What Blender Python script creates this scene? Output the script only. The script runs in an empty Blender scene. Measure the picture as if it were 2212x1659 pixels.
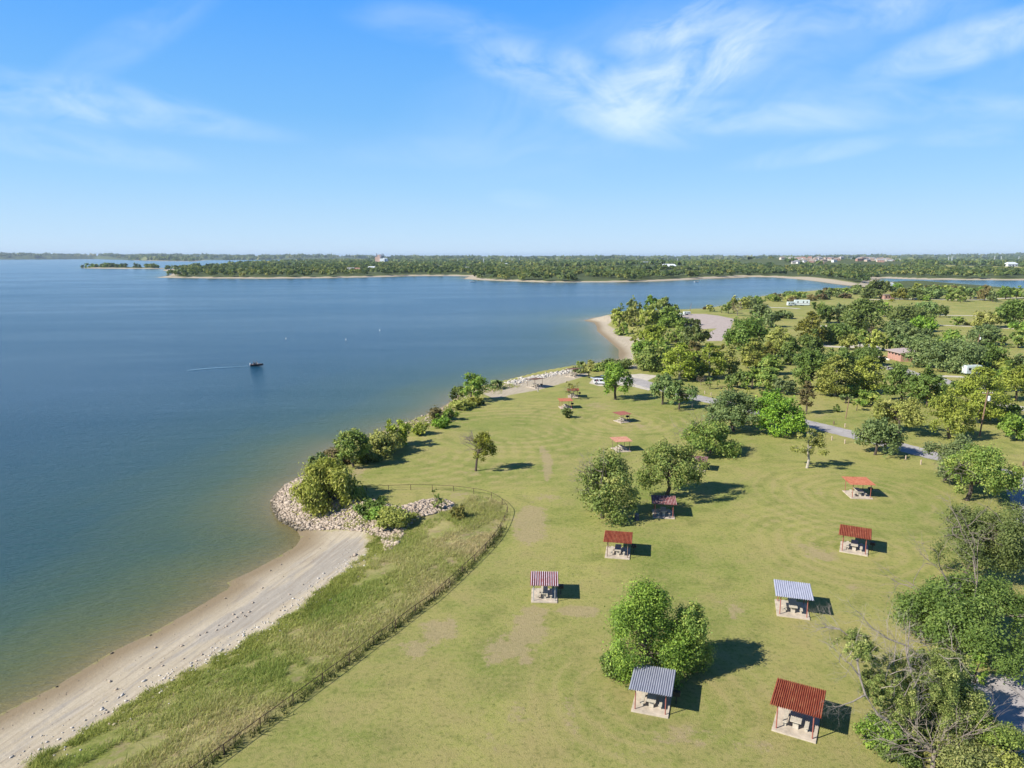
import bpy, bmesh, math, random
import numpy as np
from mathutils import Vector, Matrix
from mathutils.geometry import tessellate_polygon

R = math.radians
scene = bpy.context.scene
COL = scene.collection
rnd = random.Random(7)

# ------------------------------------------------------------------ camera geometry (used to measure the site)
F, CX, CY, H, VH = 1533.5, 1106.0, 829.5, 38.0, 554.0
PITCH = math.atan((CY - VH) / F)
cP, sP = math.cos(PITCH), math.sin(PITCH)
WATER = -3.0
# survey sheets: origin and scale of each enlarged part of the photograph the site was measured from
SHEET = dict(I=(0, 0, 1), A=(1267.2, 604.8, .2083), B=(1728, 604.8, .2188), C=(576, 720, .2604), D=(1094.4, 748.8, .2604),
             E=(1670.4, 777.6, .2778), F=(1036.8, 1123.2, .3229), G=(1612.8, 1180.8, .2881), K=(1036.8, 518.4, .2604),
             L=(1612.9, 518.4, .2708), M=(0, 518.4, .2604), N=(518.4, 518.4, .2604), S=(0, 1198, .2777), T=(403.2, 979.2, .2777))

def px(s, x, y):
    a = SHEET[s]
    return a[0] + x * a[2], a[1] + y * a[2]

def plane(u, v, z=0.0):
    t = (v - CY) / F
    d = H - z
    Y = d * (cP - t * sP) / max(1e-4, (sP + t * cP))
    zc = Y * cP + d * sP
    return (u - CX) * zc / F, Y

def zat(Y, v):                      # height of a point at depth Y that is seen at picture row v
    t = (v - CY) / F
    return H - Y * (sP + t * cP) / (cP - t * sP)

def ppm(Y, z=0.0):                  # picture units per metre at depth Y
    return F / (Y * cP + (H - z) * sP)

# ------------------------------------------------------------------ polygons and terrain height
def wl(s, pts, z=WATER):
    return [plane(*px(s, x, y), z) for x, y in pts]

P1 = (wl('S', [(-900, 1660), (-300, 1390), (0, 1240), (440, 1020), (860, 760), (1180, 610), (1500, 430), (1800, 250)])
      + wl('T', [(300, 1010), (500, 920), (700, 810), (850, 720), (890, 660), (860, 600), (800, 560), (720, 520), (680, 440), (665, 370), (700, 310), (760, 250), (850, 200), (920, 170)])
      + wl('C', [(340, 1140), (420, 1040), (500, 975), (600, 930), (850, 885), (950, 820), (1080, 760), (1200, 737), (1330, 672), (1480, 602), (1530, 565), (1600, 505), (1750, 470), (1850, 445)])
      + wl('D', [(0, 300), (200, 250), (400, 215), (560, 182), (700, 150), (840, 112), (930, 102), (952, 60), (930, 30)])
      + wl('A', [(330, 805), (350, 760), (330, 720), (250, 650), (170, 580), (110, 530), (105, 480), (80, 440), (0, 425)])
      + wl('K', [(850, 670)]) + wl('A', [(10, 412), (60, 395), (260, 367), (500, 345), (950, 330), (1100, 326), (1215, 304), (1330, 285), (1480, 262)])
      + wl('L', [(0, 470), (150, 445), (350, 425), (550, 402), (700, 388), (940, 384), (985, 371), (1060, 340), (1100, 322), (1230, 319), (1480, 330), (1650, 345), (1830, 362), (2000, 376), (2212, 396), (2600, 420)])
      + [(1300, 700), (1300, 400), (120, 12), (-70, 12)])
P2 = (wl('M', [(1290, 312), (1700, 318), (2212, 321)]) + wl('N', [(300, 320), (700, 316), (1250, 306), (1350, 300), (1700, 299), (1900, 301), (1850, 322)])
      + wl('K', [(0, 333), (300, 344), (500, 351), (1100, 351), (1450, 344), (1700, 333), (1900, 321), (2212, 311)])
      + wl('L', [(0, 294), (200, 297), (400, 312), (560, 331), (700, 351), (860, 370), (960, 381), (1000, 366), (1050, 318), (1080, 304), (1220, 311), (1470, 317), (2212, 322), (2700, 324)])
      + [(60000, 3000), (60000, 60000), (-9000, 60000)] + wl('N', [(1130, 170), (600, 177), (300, 189), (0, 203)])
      + wl('M', [(1950, 206), (1700, 226), (1480, 240), (1360, 245), (1350, 254), (1420, 262), (1430, 276), (1400, 297)]))
P3 = (wl('M', [(-900, 162), (0, 162), (450, 160), (800, 158), (1100, 168), (1350, 175), (1620, 177), (1700, 168), (2212, 166)]) + wl('N', [(300, 164), (1000, 161), (1200, 158)])
      + [(-6000, 60000), (-70000, 60000), (-70000, 9000)])
P4 = wl('M', [(668, 232), (720, 236), (900, 238), (1050, 240), (1170, 239), (1350, 241), (1372, 234), (1200, 231), (1050, 229), (720, 227)])

def sd(X, Y, poly, cap=1e9):
    """signed distance to a polygon, positive inside"""
    P = np.asarray(poly, float)
    Q = np.roll(P, -1, 0)
    best = np.full(X.shape, 1e18)
    ins = np.zeros(X.shape, bool)
    for (x0, y0), (x1, y1) in zip(P, Q):
        ex, ey = x1 - x0, y1 - y0
        t = np.clip(((X - x0) * ex + (Y - y0) * ey) / (ex * ex + ey * ey + 1e-12), 0, 1)
        dx, dy = X - x0 - t * ex, Y - y0 - t * ey
        np.minimum(best, dx * dx + dy * dy, out=best)
        if y0 != y1:
            c = ((y0 > Y) != (y1 > Y)) & (X < (x1 - x0) * (Y - y0) / (y1 - y0) + x0)
            ins ^= c
    d = np.sqrt(best)
    return np.clip(np.where(ins, d, -d), -cap, cap)

def land(X, Y):
    d = np.full(X.shape, -1e6)
    m = Y < 1150
    d[m] = sd(X[m], Y[m], P1)
    m = Y > 550
    d[m] = np.maximum(d[m], sd(X[m], Y[m], P2))
    m = (Y > 1200) & (Y < 4500)
    d[m] = np.maximum(d[m], sd(X[m], Y[m], P4))
    m = Y > 3500
    d[m] = np.maximum(d[m], sd(X[m], Y[m], P3))
    return d

def sstep(x, a, b):
    t = np.clip((x - a) / (b - a), 0, 1)
    return t * t * (3 - 2 * t)

def slope_w(Y):
    return np.interp(Y, [0, 97, 107, 250, 285, 420, 460, 650, 1100], [24, 24, 8, 6, 22, 24, 12, 12, 35])

KNOLLS = []
def height_d(X, Y, d):
    x = d / slope_w(Y)
    z = WATER + 3.0 * np.interp(x, [0, .42, 1], [0, .30, 1])
    z = np.where(d < 0, WATER + np.maximum(-3.5, d * .10), z)
    u = CX + F * X / np.maximum(1, Y * cP + H * sP)
    ridge = np.interp(u, [-300, 0, 576, 1100, 1613, 2212, 2600], [60, 56, 33, 6, 16, 46, 50])
    bump = 5 * np.sin(u * .021) + 3 * np.sin(u * .057 + 1)
    z = np.where(d > 0, z + (ridge + bump) * sstep(Y, 8200, 11500), z)
    for kx, ky, kr, kl, kh in KNOLLS:
        q = ((X - kx) / kr) ** 2 + ((Y - ky) / kl) ** 2
        z = np.where((d > 0) & (q < 6), z + kh * np.exp(-q), z)
    return z

def ht(x, y):
    X, Y = np.array([float(x)]), np.array([float(y)])
    return float(height_d(X, Y, land(X, Y))[0])

def gp(s, x, y):
    """the point of the terrain seen at a place of a survey sheet"""
    u, v = px(s, x, y)
    z = 0.0
    for _ in range(5):
        X, Y = plane(u, v, z)
        z = ht(X, Y)
        if z < WATER: z = WATER
    X, Y = plane(u, v, z)
    return X, Y, z

# ------------------------------------------------------------------ node helpers
class NT:
    def __init__(s, tree): s.t = tree; s.n = tree.nodes; s.l = tree.links
    def put(s, sock, v):
        if v is None: return
        if hasattr(v, 'is_output') or isinstance(v, bpy.types.NodeSocket): s.l.new(v, sock)
        else: sock.default_value = v
    def node(s, typ, ins=None, **kw):
        n = s.n.new(typ)
        for k, v in kw.items(): setattr(n, k, v)
        for k, v in (ins or {}).items(): s.put(n.inputs[k], v)
        return n
    def math(s, op, a, b=None, c=None, clamp=False):
        n = s.n.new('ShaderNodeMath'); n.operation = op; n.use_clamp = clamp
        for i, v in enumerate((a, b, c)): s.put(n.inputs[i], v)
        return n.outputs[0]
    def mix(s, f, a, b, blend='MIX'):
        n = s.n.new('ShaderNodeMix'); n.data_type = 'RGBA'; n.blend_type = blend
        s.put(n.inputs[0], f)
        for i, v in ((6, a), (7, b)):
            if isinstance(v, tuple): v = (*v[:3], 1)
            s.put(n.inputs[i], v)
        return n.outputs[2]
    def ramp(s, f, stops, interp='LINEAR'):
        n = s.n.new('ShaderNodeValToRGB'); cr = n.color_ramp; cr.interpolation = interp
        while len(cr.elements) < len(stops): cr.elements.new(.5)
        for e, (p, c) in zip(cr.elements, stops):
            e.position = p; e.color = (*c, 1) if isinstance(c, tuple) else (c, c, c, 1)
        s.put(n.inputs[0], f)
        return n.outputs[0]
    def maprange(s, v, a, b, c=0., d=1., smooth=False):
        n = s.n.new('ShaderNodeMapRange'); n.interpolation_type = 'SMOOTHSTEP' if smooth else 'LINEAR'
        s.put(n.inputs[0], v)
        for i, k in enumerate((a, b, c, d)): s.put(n.inputs[i + 1], k)
        return n.outputs[0]
    def noise(s, vec, scale, detail=4, rough=.55, dist=0.):
        n = s.n.new('ShaderNodeTexNoise'); s.put(n.inputs['Vector'], vec)
        n.inputs['Scale'].default_value = scale; n.inputs['Detail'].default_value = detail
        n.inputs['Roughness'].default_value = rough; n.inputs['Distortion'].default_value = dist
        return n.outputs[0]
    def along(s, vec, rot, sc):
        return s.mapping(s.mapping(vec, rot=(0, 0, -rot)), sc=sc)
    def attr(s, name):
        n = s.n.new('ShaderNodeAttribute'); n.attribute_name = name
        return n.outputs['Fac']
    def mapping(s, vec, loc=(0, 0, 0), rot=(0, 0, 0), sc=(1, 1, 1)):
        n = s.n.new('ShaderNodeMapping'); s.put(n.inputs[0], vec)
        n.inputs[1].default_value = loc; n.inputs[2].default_value = rot; n.inputs[3].default_value = sc
        return n.outputs[0]

def new_mat(name):
    m = bpy.data.materials.new(name); m.use_nodes = True
    t = NT(m.node_tree); t.n.clear()
    out = t.node('ShaderNodeOutputMaterial')
    return m, t, out

MATS = {}
def plain(name, col, rough=.7, metal=0., var=.12, scale=3., spec=.3, bump=0.):
    """paint, concrete, wood ...: a principled surface with uneven colour"""
    if name in MATS: return MATS[name]
    m, t, out = new_mat(name)
    co = t.node('ShaderNodeTexCoord').outputs['Object']
    n = t.noise(co, scale, 5, .6)
    a = tuple(c * (1 - var) for c in col); b = tuple(min(1, c * (1 + var)) for c in col)
    c = t.mix(t.maprange(n, .3, .7), a, b)
    p = t.node('ShaderNodeBsdfPrincipled', {'Base Color': c, 'Roughness': rough, 'Metallic': metal, 'Specular IOR Level': spec})
    if bump:
        bn = t.node('ShaderNodeBump', {'Strength': bump, 'Distance': .03, 'Height': t.noise(co, scale * 4, 4)})
        t.l.new(bn.outputs[0], p.inputs['Normal'])
    t.l.new(p.outputs[0], out.inputs[0])
    MATS[name] = m
    return m

def leaf_mat(name, lo, mid, hi):
    m, t, out = new_mat('leaf_' + name)
    tint = t.attr('tint')
    r = t.node('ShaderNodeObjectInfo').outputs['Random']
    c = t.ramp(tint, [(0.0, lo), (.5, mid), (1.0, hi)])
    hs = t.node('ShaderNodeHueSaturation', {'Hue': t.maprange(r, 0, 1, .485, .513), 'Saturation': t.maprange(r, 0, 1, .95, 1.08), 'Value': t.maprange(r, 0, 1, .88, 1.14), 'Color': c})
    d = t.node('ShaderNodeBsdfPrincipled', {'Base Color': hs.outputs[0], 'Roughness': .55, 'Specular IOR Level': .25})
    tr = t.node('ShaderNodeBsdfTranslucent', {'Color': t.mix(.5, hs.outputs[0], (.20, .24, .03))})
    mx = t.node('ShaderNodeMixShader', {0: .36})
    t.l.new(d.outputs[0], mx.inputs[1]); t.l.new(tr.outputs[0], mx.inputs[2]); t.l.new(mx.outputs[0], out.inputs[0])
    return m

LEAF = dict(
    dk=leaf_mat('dark', (.070, .112, .027), (.156, .222, .052), (.255, .318, .086)),
    md=leaf_mat('mid', (0.119, 0.184, 0.043), (0.245, 0.365, 0.071), (0.436, 0.468, 0.118)),
    br=leaf_mat('bright', (0.088, 0.153, 0.029), (0.215, 0.341, 0.052), (0.390, 0.520, 0.091)),
    yg=leaf_mat('yellowgreen', (0.123, 0.159, 0.029), (0.297, 0.353, 0.056), (0.459, 0.482, 0.095)),
    ol=leaf_mat('olive', (0.182, 0.212, 0.055), (0.377, 0.413, 0.092), (0.520, 0.520, 0.148)),
    gg=leaf_mat('greygreen', (.086, .132, .050), (.198, .266, .092), (.310, .372, .135)),
    wy=leaf_mat('willow', (0.182, 0.226, 0.033), (0.385, 0.440, 0.061), (0.520, 0.520, 0.110)),
    tg=leaf_mat('tangle', (0.106, 0.136, 0.042), (0.240, 0.280, 0.083), (0.464, 0.456, 0.168)),
    ye=leaf_mat('yellow', (0.106, 0.110, 0.022), (0.235, 0.230, 0.045), (0.370, 0.347, 0.072)),
    bn=leaf_mat('brown', (0.105, 0.085, 0.034), (0.200, 0.160, 0.066), (0.290, 0.235, 0.110)))
BARK = plain('bark', (.085, .066, .050), .9, var=.35, scale=6, bump=.6)
PALE_BARK = plain('pale_bark', (.40, .36, .30), .85, var=.3, scale=5, bump=.4)
DEAD_BARK = plain('dead_bark', (.20, .165, .135), .9, var=.35, scale=7)

# ------------------------------------------------------------------ mesh helpers
def mesh_np(name, V, F_, mat=None, parent=None, attrs=None, smooth=False, loc=None, midx=None):
    V = np.asarray(V, np.float32); F_ = np.asarray(F_, np.int32)
    me = bpy.data.meshes.new(name)
    n, k = F_.shape
    me.vertices.add(len(V)); me.vertices.foreach_set('co', V.ravel())
    me.loops.add(n * k); me.loops.foreach_set('vertex_index', F_.ravel())
    me.polygons.add(n); me.polygons.foreach_set('loop_start', np.arange(0, n * k, k, dtype=np.int32))
    me.polygons.foreach_set('loop_total', np.full(n, k, np.int32))
    if smooth: me.polygons.foreach_set('use_smooth', np.ones(n, bool))
    for m in (mat if isinstance(mat, (list, tuple)) else [mat] if mat else []): me.materials.append(m)
    if midx is not None: me.polygons.foreach_set('material_index', np.asarray(midx, np.int32))
    for an, (dom, val) in (attrs or {}).items():
        a = me.attributes.new(an, 'FLOAT', dom); a.data.foreach_set('value', np.asarray(val, np.float32))
    me.update(calc_edges=True)
    o = bpy.data.objects.new(name, me); COL.objects.link(o)
    if parent: o.parent = parent
    if loc: o.location = loc
    return o

class MB:
    """collects boxes, bars and turned shapes into ONE mesh"""
    def __init__(s): s.v = []; s.f = []; s.m = []; s.cur = 0
    def add(s, vs, fs):
        b = len(s.v); s.v += [tuple(v) for v in vs]; s.f += [tuple(b + i for i in f) for f in fs]; s.m += [s.cur] * len(fs)
        return s
    def box(s, x0, x1, y0, y1, z0, z1, bev=0.):
        bm = bmesh.new(); bmesh.ops.create_cube(bm, size=1)
        for v in bm.verts: v.co = Vector(((x0 + x1) / 2 + v.co.x * (x1 - x0), (y0 + y1) / 2 + v.co.y * (y1 - y0), (z0 + z1) / 2 + v.co.z * (z1 - z0)))
        if bev: bmesh.ops.bevel(bm, geom=bm.edges[:], offset=bev, segments=2, affect='EDGES')
        bm.verts.index_update()
        s.add([v.co.copy() for v in bm.verts], [[v.index for v in f.verts] for f in bm.faces]); bm.free()
        return s
    def tube(s, pts, rad, n=6, cap=True):
        pts = [Vector(p) for p in pts]
        rad = rad if isinstance(rad, (list, tuple)) else [rad] * len(pts)
        vs, fs = [], []
        for i, p in enumerate(pts):
            d = (pts[min(i + 1, len(pts) - 1)] - pts[max(i - 1, 0)])
            d = d.normalized() if d.length > 1e-6 else Vector((0, 0, 1))
            a = d.orthogonal().normalized() if abs(d.z) < .9 else d.cross(Vector((0, 1, 0))).normalized()
            b = d.cross(a)
            for k in range(n):
                th = 2 * math.pi * k / n
                vs.append(p + (a * math.cos(th) + b * math.sin(th)) * rad[i])
        for i in range(len(pts) - 1):
            for k in range(n):
                fs.append((i * n + k, i * n + (k + 1) % n, (i + 1) * n + (k + 1) % n, (i + 1) * n + k))
        if cap: fs += [tuple(range(n))[::-1], tuple((len(pts) - 1) * n + k for k in range(n))]
        return s.add(vs, fs)
    def prism(s, prof, y0, y1):
        """a profile in x and z pulled along y"""
        n = len(prof)
        vs = [(x, y0, z) for x, z in prof] + [(x, y1, z) for x, z in prof]
        return s.add(vs, [tuple(range(n)), tuple(range(2 * n - 1, n - 1, -1))] + [(i, i + n, (i + 1) % n + n, (i + 1) % n) for i in range(n)])
    def xf(s, M):
        s.v = [tuple(M @ Vector(v)) for v in s.v]; return s
    def build(s, name, mat, parent=None, smooth=False):
        me = bpy.data.meshes.new(name); me.from_pydata(s.v, [], s.f)
        for m in (mat if isinstance(mat, (list, tuple)) else [mat]): me.materials.append(m)
        if any(s.m): me.polygons.foreach_set('material_index', s.m)
        bm = bmesh.new(); bm.from_mesh(me); bmesh.ops.recalc_face_normals(bm, faces=bm.faces[:]); bm.to_mesh(me); bm.free()
        if smooth: me.polygons.foreach_set('use_smooth', [True] * len(me.polygons))
        o = bpy.data.objects.new(name, me); COL.objects.link(o)
        if parent: o.parent = parent
        return o

def tag(o, label=None, cat=None, group=None, kind=None):
    if label: o['label'] = label
    if cat: o['category'] = cat
    if group: o['group'] = group
    if kind: o['kind'] = kind
    return o

def root(name, loc, label, cat, group=None, rz=0.):
    o = bpy.data.objects.new(name, None); COL.objects.link(o)
    o.empty_display_size = .3; o.location = loc; o.rotation_euler = (0, 0, rz)
    return tag(o, label, cat, group)

def copy_tree(o, parent=None):
    c = o.copy(); COL.objects.link(c); c.parent = parent
    for ch in list(o.children): copy_tree(ch, c)
    return c

# ------------------------------------------------------------------ site zones
def zone(parts):
    out = []
    for s, pts in parts:
        out += [gp(s, x, y)[:2] for x, y in pts]
    return out

Z_BEACH = zone([('S', [(-700, 1560), (-100, 1280), (0, 1235), (440, 1015), (860, 755), (1180, 600), (1500, 420), (1800, 240)]),
                ('T', [(300, 1000), (500, 910), (700, 800), (850, 710), (895, 640), (900, 600), (1200, 590), (1390, 600), (1420, 700), (1380, 800), (1290, 860), (1180, 960), (1010, 1090), (820, 1230), (600, 1380), (300, 1560)]),
                ('S', [(1250, 1010), (900, 1225), (560, 1430), (200, 1620), (0, 1800), (-700, 2200)])])
Z_MUD = zone([('T', [(1240, 650), (1370, 660), (1360, 760), (1250, 850), (1080, 960), (800, 1150), (500, 1340), (250, 1440), (100, 1470), (60, 1420), (250, 1300), (480, 1160), (650, 1060), (880, 940), (960, 850), (1120, 720)])])
Z_RIP = zone([('T', [(862, 600), (1000, 592), (1200, 585), (1390, 600), (1530, 650), (1560, 760), (1640, 700), (1690, 590), (1760, 520), (1900, 470), (2074, 430), (2074, 395), (1990, 360), (1850, 365), (1740, 400), (1640, 420), (1480, 380), (1350, 360), (1200, 350), (1000, 250), (925, 180), (850, 205), (760, 255), (700, 315), (667, 370), (682, 440), (722, 520), (800, 558)])])
Z_ROUGH = zone([('T', [(1420, 590), (1540, 650), (1640, 660), (1740, 520), (1900, 470), (2074, 420)]), ('C', [(1560, 1420), (1700, 1345), (1860, 1365), (1940, 1405), (1985, 1465), (1975, 1540)]),
                ('I', [(1098, 1105), (1085, 1142), (1058, 1182), (979, 1257)]), ('T', [(1890, 1170), (1665, 1330), (1420, 1510), (1230, 1659)]), ('I', [(620, 1530), (445, 1659), (300, 1770), (-250, 1900)]),
                ('S', [(0, 1790), (200, 1610), (560, 1420), (900, 1215), (1250, 1000)]), ('T', [(300, 1550), (600, 1370), (820, 1220), (1010, 1080), (1180, 950), (1290, 850), (1380, 790), (1420, 690)])])
Z_SHORE = zone([('C', [(1830, 480), (1991, 420)]), ('D', [(0, 292), (200, 245), (400, 210), (560, 180), (640, 180), (680, 235), (560, 272), (400, 322), (250, 362), (0, 405)]), ('C', [(1991, 525), (1880, 540), (1790, 500)])])
Z_COVE = zone([('A', [(-20, 418), (60, 390), (250, 368), (270, 420), (215, 465), (310, 515), (320, 570), (430, 590), (590, 600), (650, 610), (520, 690), (505, 800), (525, 930), (420, 925), (300, 840), (350, 780), (340, 720), (255, 645), (170, 575), (110, 525), (105, 480), (75, 436)])])
Z_SPIT = zone([('L', [(190, 296), (400, 312), (560, 331), (700, 351), (860, 370), (965, 381), (990, 368), (900, 352), (700, 320), (560, 302), (480, 296)])])
Z_FIELD = zone([('L', [(1540, 218), (1900, 222), (2212, 225), (2500, 228), (2500, 255), (2212, 250), (1900, 238), (1540, 232)])])
# bare, worn places in the mown grass: sheet, x, y, half width, half height, strength
BARE = [('D', 300, 860, 30, 30, .8), ('D', 335, 930, 40, 50, .9), ('D', 340, 1010, 32, 50, .9), ('D', 330, 1075, 24, 40, .7), ('D', 215, 1370, 90, 50, .85), ('D', 190, 1450, 120, 70, 1.), ('D', 190, 1560, 110, 55, 1.),
        ('F', 330, 670, 80, 40, 1.1), ('F', 360, 610, 90, 30, .8), ('F', 660, 610, 130, 32, .9), ('F', 320, 760, 110, 60, .9), ('F', 190, 860, 140, 60, .8), ('F', 90, 920, 80, 50, .6), ('F', 320, 940, 60, 30, .6),
        ('D', 320, 1250, 160, 30, .5), ('D', 760, 490, 130, 40, .45), ('D', 1100, 660, 130, 28, .45), ('D', 400, 650, 90, 26, .3), ('G', 560, 60, 110, 45, .7), ('G', 800, 300, 90, 30, .5), ('F', 1700, 600, 90, 60, .5),
        ('E', 240, 1450, 110, 40, .5), ('E', 350, 1030, 90, 40, .35), ('E', 1050, 100, 60, 20, .4), ('G', 100, 1480, 160, 80, .45), ('F', 1350, 1450, 220, 80, .45), ('F', 600, 1300, 70, 130, .4), ('F', 250, 1330, 90, 120, .4),
        ('I', 950, 1360, 40, 20, .8), ('I', 900, 1400, 40, 20, .6), ('C', 760, 1150, 60, 40, .7), ('C', 1700, 1160, 90, 30, .4), ('C', 1600, 1340, 90, 40, .5), ('F', 60, 1480, 120, 90, .35), ('F', 1000, 1560, 200, 60, .3), ('E', 1000, 470, 160, 20, .4), ('E', 400, 430, 120, 18, .4), ('A', 1150, 1120, 200, 26, .35),
        ('T', 2000, 760, 50, 60, .8), ('T', 1950, 820, 60, 60, .7), ('F', 1690, 640, 26, 14, 1.1)]

# gentle rises of the far land that carry buildings seen over the woods
for s_, x_, y_, kr, kl, kh in (('L', 470, 175, 330, 500, 17), ('L', 900, 178, 330, 450, 15), ('K', 1385, 205, 220, 260, 12), ('K', 1565, 246, 90, 160, 9), ('L', 90, 175, 220, 300, 14), ('L', 1000, 160, 480, 600, 18), ('L', 2105, 214, 90, 200, 9)):
    xk, yk = plane(*px(s_, x_, y_), kh * .95)
    KNOLLS.append((xk, yk, kr, kl, kh))

# ------------------------------------------------------------------ ground sheet, water
def polar(rows, cols, y0, y1, tmax):
    ys = y0 * (y1 / y0) ** (np.arange(rows) / (rows - 1))
    ts = np.linspace(-tmax, tmax, cols)
    Y, Tt = np.meshgrid(ys, ts, indexing='ij')
    X = Tt * (Y + 8)
    i = np.arange(rows - 1)[:, None] * cols + np.arange(cols - 1)[None, :]
    Fq = np.stack([i, i + 1, i + 1 + cols, i + cols], -1).reshape(-1, 4)
    return X.ravel(), Y.ravel(), Fq

X, Y, FQ = polar(640, 600, 26, 46000, 1.15)
d_land = land(X, Y)
Zt = height_d(X, Y, d_land)

def soft(poly, w, pad=40):
    P = np.array(poly)
    m = (X > P[:, 0].min() - pad) & (X < P[:, 0].max() + pad) & (Y > P[:, 1].min() - pad) & (Y < P[:, 1].max() + pad)
    out = np.zeros(X.shape)
    out[m] = np.clip(.5 + sd(X[m], Y[m], poly) / w, 0, 1)
    return out

a_beach = np.maximum.reduce([soft(Z_BEACH, 5), soft(Z_SHORE, 3), soft(Z_COVE, 8), soft(Z_SPIT, 30, 200)])
strip = np.interp(Y, [0, 110, 250, 600, 800, 1200, 3000], [0, 2.0, 4, 6, 10, 22, 40])
a_strip = np.clip(.5 + (strip - d_land) / np.maximum(2, strip * .3), 0, 1) * (d_land > -40) * (Y < 8000) * (Y > 101)
a_sand = np.maximum(a_beach, a_strip)
a_mud = np.maximum(soft(Z_MUD, 3), .36 * soft(Z_BEACH, 5))
a_rough = soft(Z_ROUGH, 2.5)
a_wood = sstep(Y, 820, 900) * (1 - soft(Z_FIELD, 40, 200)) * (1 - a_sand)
a_bare = np.zeros(X.shape)
for s, x, y, w, h, k in BARE:
    gx, gy, _ = gp(s, x, y)
    ex = abs(gp(s, x + w, y)[0] - gx); ey = abs(gp(s, x, y - h)[1] - gy)
    a_bare = np.maximum(a_bare, 1.5 * k * np.exp(-((X - gx) / (1.25 * ex)) ** 2 - ((Y - gy) / (1.25 * ey)) ** 2))
a_shore = np.clip(d_land, 0, 60)

m, t, out = new_mat('ground')
co = t.node('ShaderNodeTexCoord').outputs['Object']
big = t.noise(co, .035, 4, .6)
mid = t.noise(co, .25, 5, .6)
fine = t.noise(co, 2.2, 6, .7)
vfine = t.noise(t.mapping(co, rot=(0, 0, .5), sc=(1, 1, 1)), 9., 4, .75)
# mown grass with arcs left by the mower
def arcs(cx, cy, rad, sc):
    v = t.node('ShaderNodeVectorMath', {0: co, 1: (cx, cy, 0)}, operation='SUBTRACT').outputs[0]
    l = t.node('ShaderNodeVectorMath', {0: v}, operation='LENGTH').outputs['Value']
    w = t.math('SINE', t.math('ADD', t.math('MULTIPLY', l, sc), t.math('ADD', t.math('MULTIPLY', mid, 4.5), t.math('MULTIPLY', big, 14.))))
    return t.math('MULTIPLY', w, t.maprange(l, rad * .3, rad, 1., 0., True))
arc = arcs(*gp('E', 690, 1060)[:2], 34, 2.6)
for c in ((*gp('E', 640, 1470)[:2], 26, 2.9), (*gp('F', 1150, 1200)[:2], 20, 2.8), (*gp('C', 1150, 1000)[:2], 45, 2.2), (*gp('D', 980, 620)[:2], 32, 2.6), (*gp('D', 100, 700)[:2], 60, 1.7)):
    arc = t.math('ADD', arc, arcs(*c))
pat = t.noise(co, .09, 6, .68, .6)
dry = t.math('MULTIPLY', t.maprange(t.node('ShaderNodeSeparateXYZ', {0: co}).outputs[1], 50, 84, 1., 0., True), t.maprange(t.noise(co, .16, 6, .7), .36, .60))
g1 = t.mix(t.maprange(big, .38, .62), (.220, .260, .054), (.356, .338, .098))
g1 = t.mix(t.maprange(pat, .46, .66, 0, .7), g1, (.365, .315, .112))
g1 = t.mix(t.maprange(pat, .46, .30, 0, .8), g1, (.160, .205, .036))
g1 = t.mix(t.maprange(mid, .50, .70, 0, .6), g1, (.315, .265, .105))
g1 = t.mix(t.maprange(mid, .48, .32, 0, .5), g1, (.120, .150, .030))
arcm = t.maprange(t.noise(co, .055, 3, .6), .34, .56)
g1 = t.mix(t.math('MULTIPLY', t.maprange(arc, .35, 1.1, 0, .60), arcm), g1, (.400, .330, .140))
g1 = t.mix(t.math('MULTIPLY', t.maprange(arc, -.3, -1.1, 0, .36), arcm), g1, (.165, .210, .038))
g1 = t.mix(t.math('MULTIPLY', dry, .36), g1, (.360, .275, .125))
g1 = t.mix(t.maprange(fine, .48, .72, 0, .75), g1, (.350, .295, .118))
g1 = t.mix(t.maprange(fine, .48, .28, 0, .75), g1, (.085, .112, .022))
g1 = t.mix(t.maprange(vfine, .44, .27, 0, .8), g1, (.070, .085, .022))
g1 = t.mix(t.maprange(vfine, .57, .73, 0, .6), g1, (.400, .350, .165))
bare = t.maprange(t.math('ADD', t.attr('bare'), t.math('MULTIPLY', t.math('SUBTRACT', t.noise(co, .7, 7, .74), .5), 2.6)), .46, .74)
g1 = t.mix(t.math('MULTIPLY', bare, .70), g1, t.mix(fine, (.25, .19, .10), (.47, .37, .21)))
# unmown strip behind the beach
r1 = t.mix(t.maprange(t.noise(co, .16, 5, .65), .36, .64), (.190, .215, .045), (.335, .285, .125))
r1 = t.mix(t.maprange(t.noise(co, .55, 4, .6), .55, .7, 0, .8), r1, (.27, .20, .12))
r1 = t.mix(t.maprange(fine, .5, .75, 0, .6), r1, (.31, .27, .14))
r1 = t.mix(t.maprange(fine, .5, .28, 0, .7), r1, (.095, .120, .03))
rough = t.maprange(t.math('ADD', t.attr('rough'), t.math('MULTIPLY', t.math('SUBTRACT', mid, .5), .8)), .4, .6)
c = t.mix(rough, g1, r1)
# woodland floor
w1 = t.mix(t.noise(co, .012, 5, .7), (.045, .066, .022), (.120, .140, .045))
c = t.mix(t.attr('wood'), c, w1)
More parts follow.
